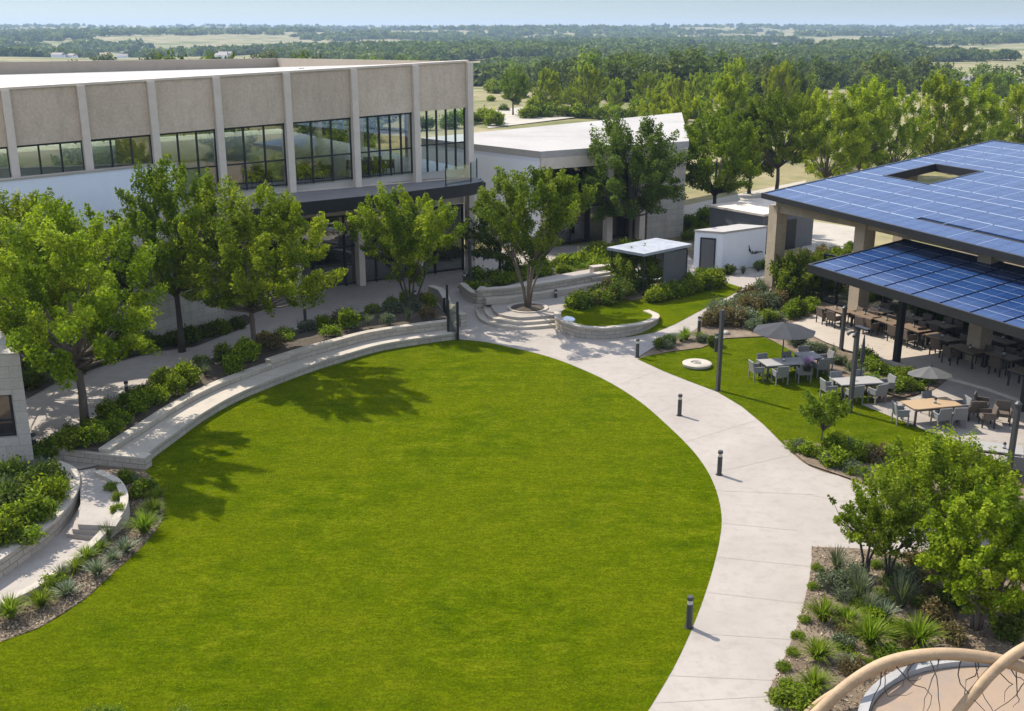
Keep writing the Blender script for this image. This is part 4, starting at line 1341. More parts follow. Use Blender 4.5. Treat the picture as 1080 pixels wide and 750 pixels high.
def table(loc, rz_, L_, W_, label, top, group, decor=None):
    t = thing('dining_table', label, 'table', tuple(loc), rz_, group)
    MB().box((0, 0, .735), (L_, W_, .05)).build('tabletop', M[top], t, world=False, bevel=.008)
    MB().box((0, 0, .66), (L_ * .9, W_ * .85, .08)).build('apron', M['post'], t, world=False)
    for sx in (-1, 1):
        for sy in (-1, 1): MB().box((sx * (L_ / 2 - .09), sy * (W_ / 2 - .09), .31), (.07, .07, .62)).build('leg', M['post'], t, world=False)
    return t
def rot(loc, rz_, x, y): return Vector((loc[0] + x * cos(rz_) - y * sin(rz_), loc[1] + x * sin(rz_) + y * cos(rz_), loc[2]))
SIDE = {0: 'at the near side of', 1: 'at the far side of', 2: 'at the left end of', 3: 'at the right end of', 4: 'at the near left of', 5: 'at the near right of', 6: 'at the far left of', 7: 'at the far right of'}
LANT = []
def setting(px, py, rz_, L_, W_, tl, tname, top, style, seats, grp, adj):
    q = at(px, py, .024)
    table(q, rz_, L_, W_, tl, top, grp + ' tables')
    if L_ > 1.2: LANT.append((q.x + rs.uniform(-.2, .2), q.y + rs.uniform(-.1, .1), tname))
    for s in seats:
        if s in (2, 3):
            x, y, r = ((-L_ / 2 - .32), 0, -pi / 2) if s == 2 else ((L_ / 2 + .32), 0, pi / 2)
        else:
            x = {0: 0, 1: 0, 4: -.55, 5: .55, 6: -.55, 7: .55}[s] * L_ / 2.0; near = s in (0, 4, 5)
            y = (-W_ / 2 - .25) if near else (W_ / 2 + .25); r = 0 if near else pi
        p = rot(q, rz_, x + rs.uniform(-.06, .06), y + rs.uniform(-.08, .05))
        chair(p, rz_ + r + rs.uniform(-.22, .22), f"{adj} armchair {SIDE[s]} {tname}", style, grp + ' chairs')
TR = radians(12)
setting(826, 398, TR, 2.1, 1.0, 'grey lawn dining table under the charcoal parasol', 'the lawn table under the parasol', 'ttop', 'grey', (2, 4, 5, 6, 7), 'lawn dining', 'grey wicker')
setting(851, 391, TR, 1.0, 1.0, 'small grey lawn table carrying a lavender planter', 'the lavender planter table', 'ttop', 'grey', (3, 5, 7), 'lawn dining', 'grey wicker')
setting(903, 419, radians(10), 1.9, .95, 'grey dining table behind the spotlight lamp post', 'the table behind the spotlight post', 'ttop', 'grey', (2, 4, 5, 3, 6, 7), 'lawn dining', 'grey wicker')
setting(980, 444, radians(14), 2.1, 1.05, 'warm teak topped dining table on the pale terrace', 'the teak terrace table', 'teak', 'grey', (2, 0, 5, 3, 7), 'lawn dining', 'grey wicker')
setting(1052, 493, radians(-20), 1.5, .9, 'grey table by the lamp post behind the bushes', 'the table behind the bushes', 'ttop', 'grey', (2, 5, 3), 'lawn dining', 'grey wicker')
pt = [(884, 341, 'corner patio table beside the stone column'), (912, 347, 'small patio table before the second column'), (935, 353, 'patio table left of the black canopy post'), (962, 361, 'patio table right of the black canopy post'),
      (992, 371, 'patio table midway between the stone columns'), (1018, 384, 'patio table before the third stone column'), (1056, 391, 'patio table right of the third stone column'), (1082, 410, 'patio table cut by the right frame edge')]
for k, (x, y, lb) in enumerate(pt):
    setting(x, y, rz + pi, 1.5, .85, 'brown timber ' + lb, 'the ' + lb.replace('patio table', 'brown table'), 'brown', 'brown', ((4, 6, 7), (5, 6), (4, 5, 7), (4, 5, 6, 7), (4, 6, 3), (4, 5, 7), (4, 5, 6), (4, 5))[k], 'patio', 'brown')
# second row near the glass screen
for k, (x, y, lb) in enumerate(((925, 341, 'rear patio table by the glass screen behind the second column'), (958, 349, 'rear patio table by the glass screen left of its middle'), (990, 357, 'rear patio table by the glass screen midway'), (1052, 374, 'rear patio table by the glass screen past third column'))):
    setting(x, y, rz + pi, 1.4, .8, 'brown ' + lb, 'the ' + lb.replace('by the glass screen ', '').replace('behind the second column', 'by the column').replace(' past third column',' beyond the column').replace(' behind the second column',' by the second column'), 'brown', 'brown', ((5, 6), (4, 7), (4, 5, 6), (4, 7))[k], 'patio', 'dark')
# a small lantern on each of the larger tables
LN = None
for (x, y, tn) in LANT:
    if LN is None:
        LN = thing('table_lantern', f"small dark lantern standing on {tn}", 'lantern', (x, y, .785), 0, 'lanterns on the dining tables')
        MB().lathe([(.06, 0), (.06, .03), (.05, .03), (.05, .16), (.07, .17), (.02, .24)], 10).build('body', M['dark'], LN, world=False)
        MB().lathe([(.052, .04), (.052, .15)], 10).build('lens', M['lens'], LN, world=False)
    else: dup(LN, (x, y, .785), 0, f"small dark lantern standing on {tn}")
# lavender pot on the table
q = at(851, 391, .785); t = thing('flower_pot', 'dark pot of pale lavender on the small lawn table', 'potted plant', tuple(q))
MB().lathe([(.17, 0), (.22, .26), (.2, .26)], 14).build('pot', M['dark'], t, world=False)
R = np.random.default_rng(3); V, F, rn = blade_clump(R, 240, .5, .42, .012, .2)
V[:, 2] += .2
o = bpy.data.objects.new('flowers', np_mesh('flowers', V, F, M['purple'], R.uniform(0, 1, len(F)))); COL.objects.link(o); o.parent = t
# parasols
def parasol(q, R_, H, label, mat, tilt=0, drop=.45, n=8, az=0):
    t = thing('parasol', label, 'parasol', tuple(q), az, 'parasols over the dining tables')
    MB().tube([(0, 0, 0), (0, 0, H)], .028, 8).build('pole', M['post'], t, world=False)
    MB().lathe([(.28, 0), (.28, .06), (.05, .09)], 16).build('base', M['dark'], t, world=False)
    m = MB(); vs = [(0, 0, H + .0)]; N = n * 4
    for ring, rr in enumerate((.35, .7, 1.0)):
        for k in range(N):
            a = 2 * pi * k / N; sc = 1 - .06 * abs(sin(a * n / 2)); sag = .03 * abs(sin(a * n / 2)) * rr
            x, y = R_ * rr * sc * cos(a), R_ * rr * sc * sin(a)
            vs.append((x, y, H - drop * (rr ** 1.15) - sag + tilt * y))
    fs = [(0, 1 + k, 1 + (k + 1) % N) for k in range(N)]
    for ring in range(2):
        a, b = 1 + ring * N, 1 + (ring + 1) * N
        fs += [(a + k, b + k, b + (k + 1) % N, a + (k + 1) % N) for k in range(N)]
    o = m.add(vs, fs).build('canopy', mat, t, world=False)
    sm = o.modifiers.new('thickness', 'SOLIDIFY'); sm.thickness = .012
    m = MB()
    for k in range(n):
        a = 2 * pi * k / n
        m.tube([(0, 0, H - .06), (R_ * .97 * cos(a), R_ * .97 * sin(a), H - drop - .02 + tilt * R_ * .97 * sin(a))], .012, 4)
    m.build('ribs', M['post'], t, world=False)
    MB().lathe([(.03, 0), (.05, .04), (.0, .16)], 8, (0, 0, H)).build('finial', M['post'], t, world=False)
    return t
parasol(at(824, 391), 1.42, 2.3, 'open charcoal parasol over the first lawn table', M['cloth'], drop=.42)
parasol(at(985, 438) + Vector((0, .9, 0)), 0.9, 1.8, 'sagging light grey parasol behind the teak table', M['clothg'], drop=.35, tilt=-.12)
q = at(906, 412); t = thing('closed_parasol', 'furled dark parasol standing behind the middle dining table', 'parasol', tuple(q))
MB().tube([(0, 0, 0), (0, 0, 2.5)], .025, 8).build('pole', M['post'], t, world=False)
MB().lathe([(.04, 1.2), (.1, 1.35), (.09, 1.8), (.04, 2.35), (.0, 2.5)], 10).build('canopy', M['cloth'], t, world=False)
MB().lathe([(.28, 0), (.28, .06), (.05, .09)], 14).build('base', M['dark'], t, world=False)
# dark round tables and chairs by the right terrace edge
for k, (x, y) in enumerate(((1026, 443), (1040, 450), (1056, 447), (1034, 437))):
    chair(at(x, y), k * 1.4, f"{('left', 'front', 'right', 'rear')[k]} brown armchair grouped beside the black canopy post", 'brown', 'patio chairs')
# upstairs furniture in the hall
hc = [(cs[6] + .9, -1.6), (cs[6] + 2.4, -2.4), (cs[7] + .9, -1.5), (cs[7] + 2.3, -2.3), (cs[5] + 2.6, -2.6)]
HL = ('left of the sixth', 'deep behind the sixth', 'behind the last glazed', 'deep behind the last glazed', 'behind the fifth')
for k, (s, d) in enumerate(hc):
    q = fp(s, d * .75); q.z = zfl(s); rr = atan2(FD.y, FD.x)
    t = thing('cafe_table', f"dark cafe table upstairs {HL[k]} bay of the hall", 'table', tuple(q), rr, 'tables upstairs in the hall')
    MB().box((0, 0, .74), (1.1, .8, .05)).build('tabletop', M['dark'], t, world=False); MB().lathe([(.25, 0), (.25, .03), (.05, .05), (.05, .71)], 10).build('pedestal', M['dark'], t, world=False)
    for j, (x, y, r) in enumerate(((-.35, -.65, 0), (.35, -.65, 0), (-.35, .65, pi), (.35, .65, pi))):
        p = rot(q, rr, x, y)
        chair(p, rr + r + rs.uniform(-.2, .2), f"dark chair at the {('near left', 'near right', 'far left', 'far right')[j]} of the table {HL[k]} hall bay", 'brown', 'upstairs chairs')

# ------------------------------------------------------------------ bent timber play frame, bottom right
q0 = at(1032, 703) + Vector((0, -3.3, 0))
sheet('play_floor', [Vector((q0.x + 3.6 * cos(a), q0.y + 3.25 * sin(a), 0)) for a in [2 * pi * k / 60 for k in range(60)]], .03, M['sand'])
rim = [Vector((q0.x + 3.65 * cos(a), q0.y + 3.3 * sin(a), 0)) for a in [2 * pi * k / 64 for k in range(65)]]
ks = thing('play_kerb', 'pale blue grey round kerb of the sandy play circle', 'kerb', tuple(q0))
m = MB(); m.ribbon(rim, offset(rim, -.22), -.05, .16); m.build('ring', M['walk'], ks)
def arc(name, label, pts, r):
    P = catmull([Vector(p) for p in pts], 8)
    t = thing(name, label, 'arch', (P[0].x, P[0].y, 0), 0, 'bent timber arches of the play frame')
    MB().tube(P, r, 14).build('beam', M['wood'], t, smooth=True)
    return t, P
zA = 2.3
A1 = [at(838, 775, .0), at(862, 752, .55), at(895, 722, 1.2), at(935, 699, 1.75), at(985, 690, 2.05), at(1035, 693, 2.0), at(1080, 704, 1.8), at(1130, 726, 1.3), at(1170, 760, .6), at(1190, 790, 0)]
A2 = [at(985, 790, .0), at(1008, 755, .9), at(1030, 728, 1.5), at(1050, 706, 1.85), at(1080, 684, 2.25), at(1120, 668, 2.4), at(1165, 668, 2.1), at(1195, 690, 1.3), at(1210, 720, 0)]
A3 = [at(830, 775, .0), at(858, 745, .25), at(885, 727, .42), at(915, 713, .5), at(950, 700, .35), at(975, 694, .0)]
_, P1 = arc('timber_arch', 'wide bent timber arch sweeping across the bottom right corner', A1, .135)
_, P2 = arc('timber_arch', 'steep bent timber arch crossing beneath the wide one', A2, .12)
_, P3 = arc('timber_arch', 'low thin bent timber rail behind the wide arch', A3, .075)
# bare twining stems hung on the frame
R = np.random.default_rng(9)
vn = thing('bare_vine', 'tangle of bare dark vine stems hanging beneath the wide timber arch', 'vine', (q0.x, q0.y, 0))
m = MB()
for k in range(26):
    i = int(R.uniform(.25, .8) * len(P1)); p = P1[i].copy(); pts = [p]
    d = Vector((R.normal() * .5, R.normal() * .5, -1)).normalized()
    for j in range(9):
        d = (d + Vector(R.normal(size=3)) * .38 + Vector((0, 0, -.12))).normalized(); p = p + d * .22
        if p.z < .06: p.z = .06; d.z = abs(d.z) * .2
        pts.append(p.copy())
    m.tube(pts, [.016 - .0013 * t for t in range(len(pts))], 5)
m.build('stems', M['barkd'], vn)
# ------------------------------------------------------------------ trees
proto_tree('big', 'shade_tree', 'L_yel', 'bark', seed=1, H=8.9, rx=4.1, base=3.1, prof='broad', K=160, per=320, L=0.066, cr=0.5, stems=1, tr=.16, shoots=.35)
proto_tree('big2', 'shade_tree', 'L_yel', 'bark', seed=2, H=8.3, rx=3.8, base=3.0, prof='broad', K=150, per=320, L=0.066, cr=0.48, stems=1, tr=.13, shoots=.35)
proto_tree('vase', 'vase_tree', 'L_yel', 'barkd', seed=3, H=7.0, rx=3.2, base=2.2, prof='vase', K=120, per=290, L=0.066, cr=0.42, stems=5, tr=.075, shoots=.4)
proto_tree('vase2', 'vase_tree', 'L_mid', 'bark', seed=4, H=7.3, rx=3.4, base=2.5, prof='vase', K=125, per=290, L=0.066, cr=0.44, stems=6, tr=.075, shoots=.4)
proto_tree('dark', 'oak_tree', 'L_drk', 'barkd', seed=5, H=9.3, rx=4.2, base=2.6, prof='broad', K=175, per=230, L=0.085, cr=0.55, stems=1, tr=.17, shoots=.15)
proto_tree('mid', 'oak_tree', 'L_mid', 'barkd', seed=6, H=9.2, rx=3.8, base=3.4, prof='broad', K=135, per=230, L=0.09, cr=0.54, stems=1, tr=.17, shoots=.2)
proto_tree('tall', 'poplar_tree', 'L_bri', 'bark', seed=7, H=10.5, rx=3.8, base=1.2, prof='tall', K=150, per=220, L=0.1, cr=0.56, stems=1, tr=.18, shoots=.4)
proto_tree('tall2', 'poplar_tree', 'L_bri', 'bark', seed=8, H=10.0, rx=4.2, base=1.0, prof='tall', K=150, per=220, L=0.1, cr=0.6, stems=1, tr=.18, shoots=.3)
proto_tree('sap', 'young_tree', 'L_mid', 'bark', seed=9, H=2.5, rx=.9, base=1.0, prof='round', K=60, per=70, L=.05, cr=.22, stems=1, tr=.035, shoots=.3)
proto_tree('small', 'small_tree', 'L_mid', 'barkd', seed=10, H=3.3, rx=1.25, base=1.1, prof='broad', K=80, per=120, L=0.042, cr=0.22, stems=3, tr=.05, shoots=.4)
proto_tree('feather', 'feathery_bush', 'L_yel', 'barkd', seed=12, H=2.7, rx=1.9, base=.25, prof='broad', K=150, per=190, L=.045, cr=.33, stems=5, tr=.04, shoots=.8)
proto_tree('globe', 'round_tree', 'L_yel', 'bark', seed=13, H=3.9, rx=1.65, base=0.9, prof='broad', K=200, per=130, L=0.055, cr=0.25, stems=4, tr=.07, shoots=.25)
proto_tree('bush', 'large_bush', 'L_mid', 'barkd', seed=14, H=2.6, rx=1.7, base=.1, prof='broad', K=110, per=130, L=.07, cr=.4, stems=4, tr=.05, shoots=.25)
G1 = 'trees between the hall and the lawn'
plant_tree('big', at(90, 453), 'broad yellow green tree with branching grey trunk nearest the limestone lodge', G1)
plant_tree('big2', at(22, 408), 'yellow green tree half cut by the left frame edge', G1, 1.0, 2.1)
plant_tree('mid', at(192, 371), 'dark green tree in front of the limestone pier', G1, (.82, .82, .98), .7)
plant_tree('big2', at(269, 382), 'round yellow green tree beside the seat wall step', G1, 1.0, .4)
plant_tree('vase', at(433, 337), 'vase shaped multi stem tree in the bed before the entrance', G1, 1.0, .3)
plant_tree('vase2', at(556.5, 325, .5), 'multi stem tree rising from the pit on the round terrace', None, 1.02, 1.2)
plant_tree('dark', at(664, 262), 'dark green oak hiding the glass of the white building', None, 1.0, .5)
plant_tree('dark', at(527, 293), 'slim dark trunk tree in the bed behind the terrace', None, .52, 2.5)
G2 = 'trees behind the sheds and the solar canopy'
for k, (x, y, key, s, lb) in enumerate(((752, 244, 'mid', .98, 'dark oak on the verge behind the white shed'), (818, 212, 'mid', 1.05, 'rounded oak left of the solar canopy corner'), (790, 205, 'dark', .95, 'dark oak between the two oaks behind the sheds'),
        (870, 196, 'tall2', .95, 'broad bushy poplar rising behind the solar canopy corner'), (905, 188, 'tall', 1.0, 'pale poplar with a pointed top above the canopy'), (942, 186, 'tall2', .95, 'wide green poplar left of the canopy opening'),
        (985, 180, 'tall', 1.02, 'light poplar right above the canopy opening'), (1020, 178, 'tall2', .98, 'deep green poplar by the upper canopy corner'), (1075, 172, 'tall', .95, 'yellow poplar at the right frame edge'),
        (850, 176, 'tall', .85, 'distant yellow green poplar in the row gap'), (722, 176, 'tall2', .82, 'poplar just right of the white building'), (768, 165, 'tall', .95, 'yellow topped poplar behind the dark oaks'), (690, 150, 'tall2', .75, 'small poplar behind the white building roof'))):
    plant_tree(key, at(x, y, -.1), lb, G2, s, k * 1.3)
for k, (x, y, key, s, lb) in enumerate(((541, 121, 'mid', .88, 'dark round tree standing alone beyond the gravel yard'), (577, 120, 'tall', .82, 'slim yellow tree beyond the gravel yard'), (621, 122, 'tall', .9, 'bright yellow green tree beyond the white roof'),
        (680, 118, 'big', .85, 'low broad tree far behind the white building'), (712, 126, 'tall', .7, 'small bright tree right of the low broad tree'), (772, 122, 'tall', 1.0, 'tall pale tree above the oak row'), (648, 116, 'tall', .62, 'small yellow tree between the bright tree and the low broad tree'), (738, 120, 'tall2', .8, 'leafy green tree left of the tall pale tree'), (600, 116, 'big2', .55, 'small round tree between the two yellow trees'), (705, 112, 'tall2', .7, 'deep green tree behind the small bright one'), (756, 112, 'big', .8, 'round bright tree behind the oak row'), (820, 124, 'tall', .95, 'bright poplar seen above the dark oaks'))):
    p = at(x, y); plant_tree(key, (p.x, p.y, terr(p.x, p.y)), lb, 'trees beyond the gravel yard', s, k)
plant_tree('sap', at(866, 476), 'young soft green tree on the dining lawn corner', None, 1.0)
plant_tree('small', at(912, 606), 'left small multi stem tree in the mulch bed', None, 1.0, .2)
plant_tree('small', at(936, 614), 'right small multi stem tree in the mulch bed', None, .95, 2.2)
plant_tree('feather', at(985, 548), 'wide feathery lime green bush behind the small trees', None, (1.15, 1.0, 1.0), 0, 'bush')
plant_tree('globe', at(1029, 664), 'glossy round yellow green tree in the corner bed', None, 1.0, .8)
G3 = 'large bushes under the solar canopy'
for k, (x, y, s, lb) in enumerate(((842, 312, 1.0, 'dense green bush right of the first stone column'), (872, 306, .85, 'dense green bush behind the patio corner'), (668, 306, .95, 'wide dark bush before the garden shelter'), (892, 296, .8, 'green bush left of the second stone column'))):
    plant_tree('bush', at(x, y), lb, G3 if k != 2 else None, (s, s, s), k, 'bush')
# screening bushes behind the glass screen
dv = (gb - ga).normalized(); nn = Vector((-dv.y, dv.x, 0)); nn = nn if nn.x > 0 else -nn
for k in range(9):
    p = ga + dv * (2 + k * 2.1) + nn * (2.2 + .8 * sin(k * 2.1))
    plant_tree('bush', (p.x, p.y, -.03), f"leafy bush behind the glass screen, {ORD[k]} from the second column", 'bushes behind the glass screen', (.75, .75, .7), k * 1.1, 'bush')

R = np.random.default_rng(77)
def inside(P, X, Y):
    r = np.zeros(len(X), bool); n = len(P)
    for i in range(n):
        x0, y0, x1, y1 = P[i][0], P[i][1], P[(i + 1) % n][0], P[(i + 1) % n][1]
        c = ((y0 > Y) != (y1 > Y)) & (X < (x1 - x0) * (Y - y0) / ((y1 - y0) or 1e-9) + x0); r ^= c
    return r
# ------------------------------------------------------------------ shrubs and plants, bed by bed
def row(pxs, kinds, n, s, place, group, jit=.25, z=None):
    P = resamp(crv(pxs, 6), n)
    for p in P:
        q = Vector((p.x + rs.uniform(-jit, jit), p.y + rs.uniform(-jit, jit), p.z if z is None else z))
        plant(rs.choice(kinds), q, s * rs.uniform(.8, 1.25), place, group)
g = 'plants along the stair kerb wall'
for (x, y, kd, s) in ((12, 652, 'grass', 1.0), (43, 640, 'grass', .95), (70, 628, 'agave', 1.05), (103, 607, 'agave', 1.1), (119, 592, 'agave', .8), (133, 583, 'agave', 1.0), (153, 562, 'grass', 1.15), (162, 541, 'grass', .95),
                      (152, 523, 'round', .9), (134, 508, 'round', .7), (165, 527, 'grass', .7), (145, 512, 'reed', .6)):
    plant(kd, at(x, y, .02), s, 'by the kerb wall|the frame edge', g)
for (x, y, kd, s) in ((66, 612, 'reed', .8), (80, 602, 'grass', .7), (92, 592, 'grass', .75), (104, 581, 'grass', .75), (114, 571, 'reed', .8), (122, 560, 'grass', .7), (57, 620, 'lime', .9)):
    plant(kd, at(x, y, .02), s, 'hugging the kerb wall|the lower end', g)
for (x, y) in ((118, 516), (124, 526), (125, 538)):
    plant('lime', at(x, y, .46), .5, 'on the kerb wall|its upper end', 'plants in the kerb strip')
g = 'plants inside the stair wall'
for (x, y, kd, s) in ((4, 575, 'round', 1.1), (14, 556, 'yel', 1.0), (38, 550, 'round', 1.2), (52, 530, 'yel', 1.1), (20, 535, 'dark', 1.3), (5, 528, 'reed', 1.1), (38, 518, 'dark', 1.2), (55, 512, 'dark', 1.2), (28, 505, 'reed', 1.0), (10, 512, 'dark', 1.2),
                      (46, 502, 'reed', 1.1), (60, 524, 'round', .9), (-12, 545, 'dark', 1.2), (24, 570, 'lime', 1.1), (45, 540, 'lime', 1.0)):
    plant(kd, at(x, y, .5), s, 'inside the stair wall|the frame edge', g, z=.48)
g = 'plants in the long bed behind the seat wall'
for i in range(62):
    s_, t_ = (i + .5) / 62, (.18, .5, .82)[i % 3] + rs.uniform(-.1, .1)
    kd = rs.choice(('round', 'round', 'dark', 'lime', 'yel', 'sage', 'reed') if s_ < .5 else ('round', 'lime', 'lime', 'sage', 'yel', 'reed', 'rust'))
    if .62 < s_ < .70 and t_ > .4: continue
    plant(kd, bed_a(s_, t_), rs.uniform(.75, 1.2) * (1.0 if s_ < .8 else .9), 'behind the seat wall|the lodge', g)
g = 'dark plants along the hall front'
row([(-20, 425), (60, 398), (110, 382), (160, 368), (200, 362), (245, 346)], ('dark', 'dark', 'round', 'sage'), 18, 1.0, 'along the hall front|the left edge', g, .45)
row([(-20, 408), (60, 388), (110, 376), (150, 368)], ('dark', 'sage', 'dark'), 9, 1.1, 'against the hall windows|the left edge', g, .4)
g = 'shrubs behind the round terrace'
row([(495, 310), (520, 305), (560, 296), (600, 290), (640, 282)], ('round', 'yel', 'round', 'lime'), 12, 1.15, 'behind the terrace wall|the plaza', g, .35)
row([(505, 300), (545, 293), (590, 286), (640, 276), (680, 272)], ('yel', 'round', 'yel', 'dark'), 12, 1.35, 'behind the terrace bed|the plaza', g, .4)
row([(600, 284), (640, 272), (670, 266)], ('yel', 'yel', 'round'), 6, 1.5, 'near the oak|the terrace', g, .4)
g = 'shrubs between the ring planter and the shelter'
row([(606, 333), (625, 328), (645, 322), (663, 318)], ('dark', 'round', 'dark', 'rust'), 8, 1.15, 'in the ring planter|the steps', g, .3, .3)
row([(618, 325), (640, 319), (660, 312)], ('rust', 'rust', 'dark'), 5, 1.35, 'behind the ring planter|the steps', g, .3)
row([(690, 318), (712, 314), (735, 307), (755, 301)], ('yel', 'round', 'yel'), 9, 1.2, 'on the side lawn|the ring planter', g, .3)
row([(690, 312), (720, 304), (745, 296)], ('dark', 'round', 'dark'), 5, 1.1, 'before the shelter posts|the bush', g, .25)
g = 'plants around the sheds'
row([(735, 291), (770, 290), (800, 285), (818, 280)], ('dark', 'sage', 'round', 'reed'), 9, .85, 'below the white shed|its door', g, .3)
row([(820, 285), (845, 278), (870, 270), (890, 262)], ('round', 'dark', 'sage', 'rust'), 8, 1.0, 'along the dark shed|the white shed', g, .4)
row([(722, 240), (750, 232), (790, 226), (840, 214)], ('dark', 'round', 'dark'), 14, 1.3, 'in the clipped row|the stone wall', g, .2)
row([(724, 252), (745, 246), (770, 242), (800, 236)], ('lime', 'yel', 'round'), 8, 1.2, 'on the shed verge|the stone wall', g, .4)
g = 'shrubs in the bed before the solar canopy'
row([(742, 345), (762, 332), (785, 318), (803, 308)], ('sage', 'rust', 'reed', 'sage'), 9, 1.25, 'beside the narrow side path|the fork', g, .35)
row([(768, 344), (790, 334), (812, 322), (830, 315)], ('rust', 'rust', 'sage', 'round'), 9, 1.4, 'left of the stone column|the lawn', g, .4)
row([(790, 347), (815, 338), (838, 332), (860, 326)], ('sage', 'lime', 'round', 'reed'), 8, 1.0, 'before the patio corner|the parasol', g, .3)
row([(690, 368), (705, 364), (722, 360), (738, 360), (752, 364)], ('grass', 'reed', 'dark', 'sage'), 9, .8, 'at the path fork|the bollard', g, .3)
row([(836, 362), (862, 372), (885, 384), (905, 396)], ('lime', 'sage', 'reed', 'round'), 9, .85, 'before the patio kerb|the parasol', g, .3)
row([(905, 382), (930, 394), (955, 402), (975, 406)], ('round', 'dark', 'sage', 'round', 'lime'), 10, .95, 'beside the canopy post|the thin post', g, .35)
row([(925, 408), (945, 412), (962, 412)], ('round', 'lime'), 5, .95, 'behind the furled parasol|the thin post', g, .3)
g = 'plants in the bed between path and dining lawn'
row([(838, 472), (858, 482), (880, 490), (905, 498)], ('sage', 'lime', 'yel', 'round'), 9, .75, 'in the path bed|the lawn tip', g, .2)
row([(885, 474), (900, 478), (910, 484), (950, 492), (1000, 500)], ('reed', 'rust', 'yel', 'lime', 'rust'), 13, .95, 'along the dining lawn edge|the young tree', g, .3)
row([(915, 508), (945, 514), (990, 520), (1050, 525)], ('yel', 'rust', 'lime', 'reed'), 10, 1.1, 'below the feathery bushes|the path', g, .3)
g = 'clumps in the corner mulch bed'
for (x, y, kd, s) in ((882, 602, 'reed', 1.1), (905, 632, 'reed', 1.25), (868, 655, 'grass', 1.0), (893, 660, 'grass', .95), (917, 680, 'grass', 1.25), (968, 680, 'grass', 1.3), (862, 695, 'grass', 1.0), (892, 705, 'agave', .8),
                      (858, 727, 'grass', .95), (950, 640, 'reed', 1.3), (930, 655, 'agave', 1.1), (878, 620, 'sage', .9), (945, 668, 'lime', .8), (900, 612, 'sage', .8), (958, 620, 'sage', 1.0), (985, 655, 'rust', .9), (975, 625, 'rust', 1.0),
                      (1000, 640, 'dark', .8), (838, 742, 'lime', 1.0), (852, 748, 'lime', .9), (1060, 672, 'dark', .9), (1075, 650, 'dark', 1.0), (940, 692, 'lime', .7), (990, 600, 'dark', 1.0), (965, 598, 'rust', .8), (915, 648, 'reed', .9), (1005, 675, 'rust', .7)):
    plant(kd, at(x, y, .02), s, 'in the corner bed|the path branch', g)
for k in range(34):
    u, v = rs.random(), rs.random(); x, y = 866 + u * 110 + v * 20, 592 + v * 120
    if x < 868 - v * 20: continue
    plant(rs.choice(('lime', 'sage', 'lime', 'rust', 'yel')), at(x, y, .02), rs.uniform(.35, .6), 'among the corner bed clumps|the path branch', 'low plants in the corner bed')
for x in (98, 116, 190): plant('lime', at(x, 762, .02), .7, 'at the lower lawn edge|the frame corner', 'shrubs at the lower lawn edge')
# low weeds at the kerb
for (x, y) in ((862, 600), (858, 620), (848, 655), (842, 672), (836, 690), (826, 706), (830, 722)): plant('lime', at(x, y, .02), .38, 'on the bed edge|the path branch', g)
# shrubs beyond the hall corner and on the verge
row([(455, 137), (480, 133), (505, 128), (525, 132)], ('round', 'dark', 'yel'), 9, 2.6, 'beyond the open hall corner|the corner', 'shrubs beyond the hall', 1.2)
row([(560, 124), (590, 122), (625, 124), (660, 126)], ('yel', 'round'), 9, 2.8, 'behind the white roof|the gravel yard', 'shrubs beyond the hall', 1.2)
for k in range(46):
    x, y = rs.uniform(496, 745), rs.uniform(86, 126)
    if x < 640 and y > 124: continue
    p = at(x, y); p.z = terr(p.x, p.y)
    plant(rs.choice(('yel', 'round', 'round', 'dark')), p, rs.uniform(2.0, 4.6), 'past the gravel yard|the hall corner', 'shrubs past the gravel yard')
# loose bark chips on the beds (uncountable)
def chips(polys, N):
    P = []
    for poly in polys:
        xs = [p.x for p in poly]; ys = [p.y for p in poly]
        X = R.uniform(min(xs), max(xs), N * 3); Y = R.uniform(min(ys), max(ys), N * 3); k = inside(poly, X, Y); P.append(np.stack([X[k], Y[k], np.full(k.sum(), .04)], 1)[:N])
    P = np.concatenate(P); P = P[((P[:, 0] - q0.x) / 3.75) ** 2 + ((P[:, 1] - q0.y) / 3.4) ** 2 > 1]; V, F = leaf_quads(R, P, .045, .4, 1.2); V[:, 2] = np.maximum(V[:, 2], .026)
    return np_mesh('bark_chips', V, F, M['chip'], R.uniform(0, 1, len(F)))
# boulders
for k, (x, y, s, lb) in enumerate(((780, 341, .5, 'pale boulder among the russet shrubs'), (765, 352, .35, 'small pale boulder at the lawn edge bed'), (806, 352, .4, 'pale boulder under the parasol edge'), (600, 338, .55, 'white rock at the ring planter corner'), (655, 322, .4, 'pale rock behind the ring planter grass'))):
    p = at(x, y, .02 if k != 3 else .5); bm = bmesh.new(); bmesh.ops.create_icosphere(bm, subdivisions=3, radius=s * .6)
    for v in bm.verts: v.co *= 1 + .16 * sin(v.co.x * 9 + k) * cos(v.co.y * 7) + .1 * sin(v.co.z * 15); v.co.z *= .7
    me = bpy.data.meshes.new('boulder'); bm.to_mesh(me); bm.free(); me.materials.append(M['rock'] if k != 3 else M['white'])
    o = bpy.data.objects.new('boulder', me); COL.objects.link(o); o.location = p; tag(o, lb, 'rock')

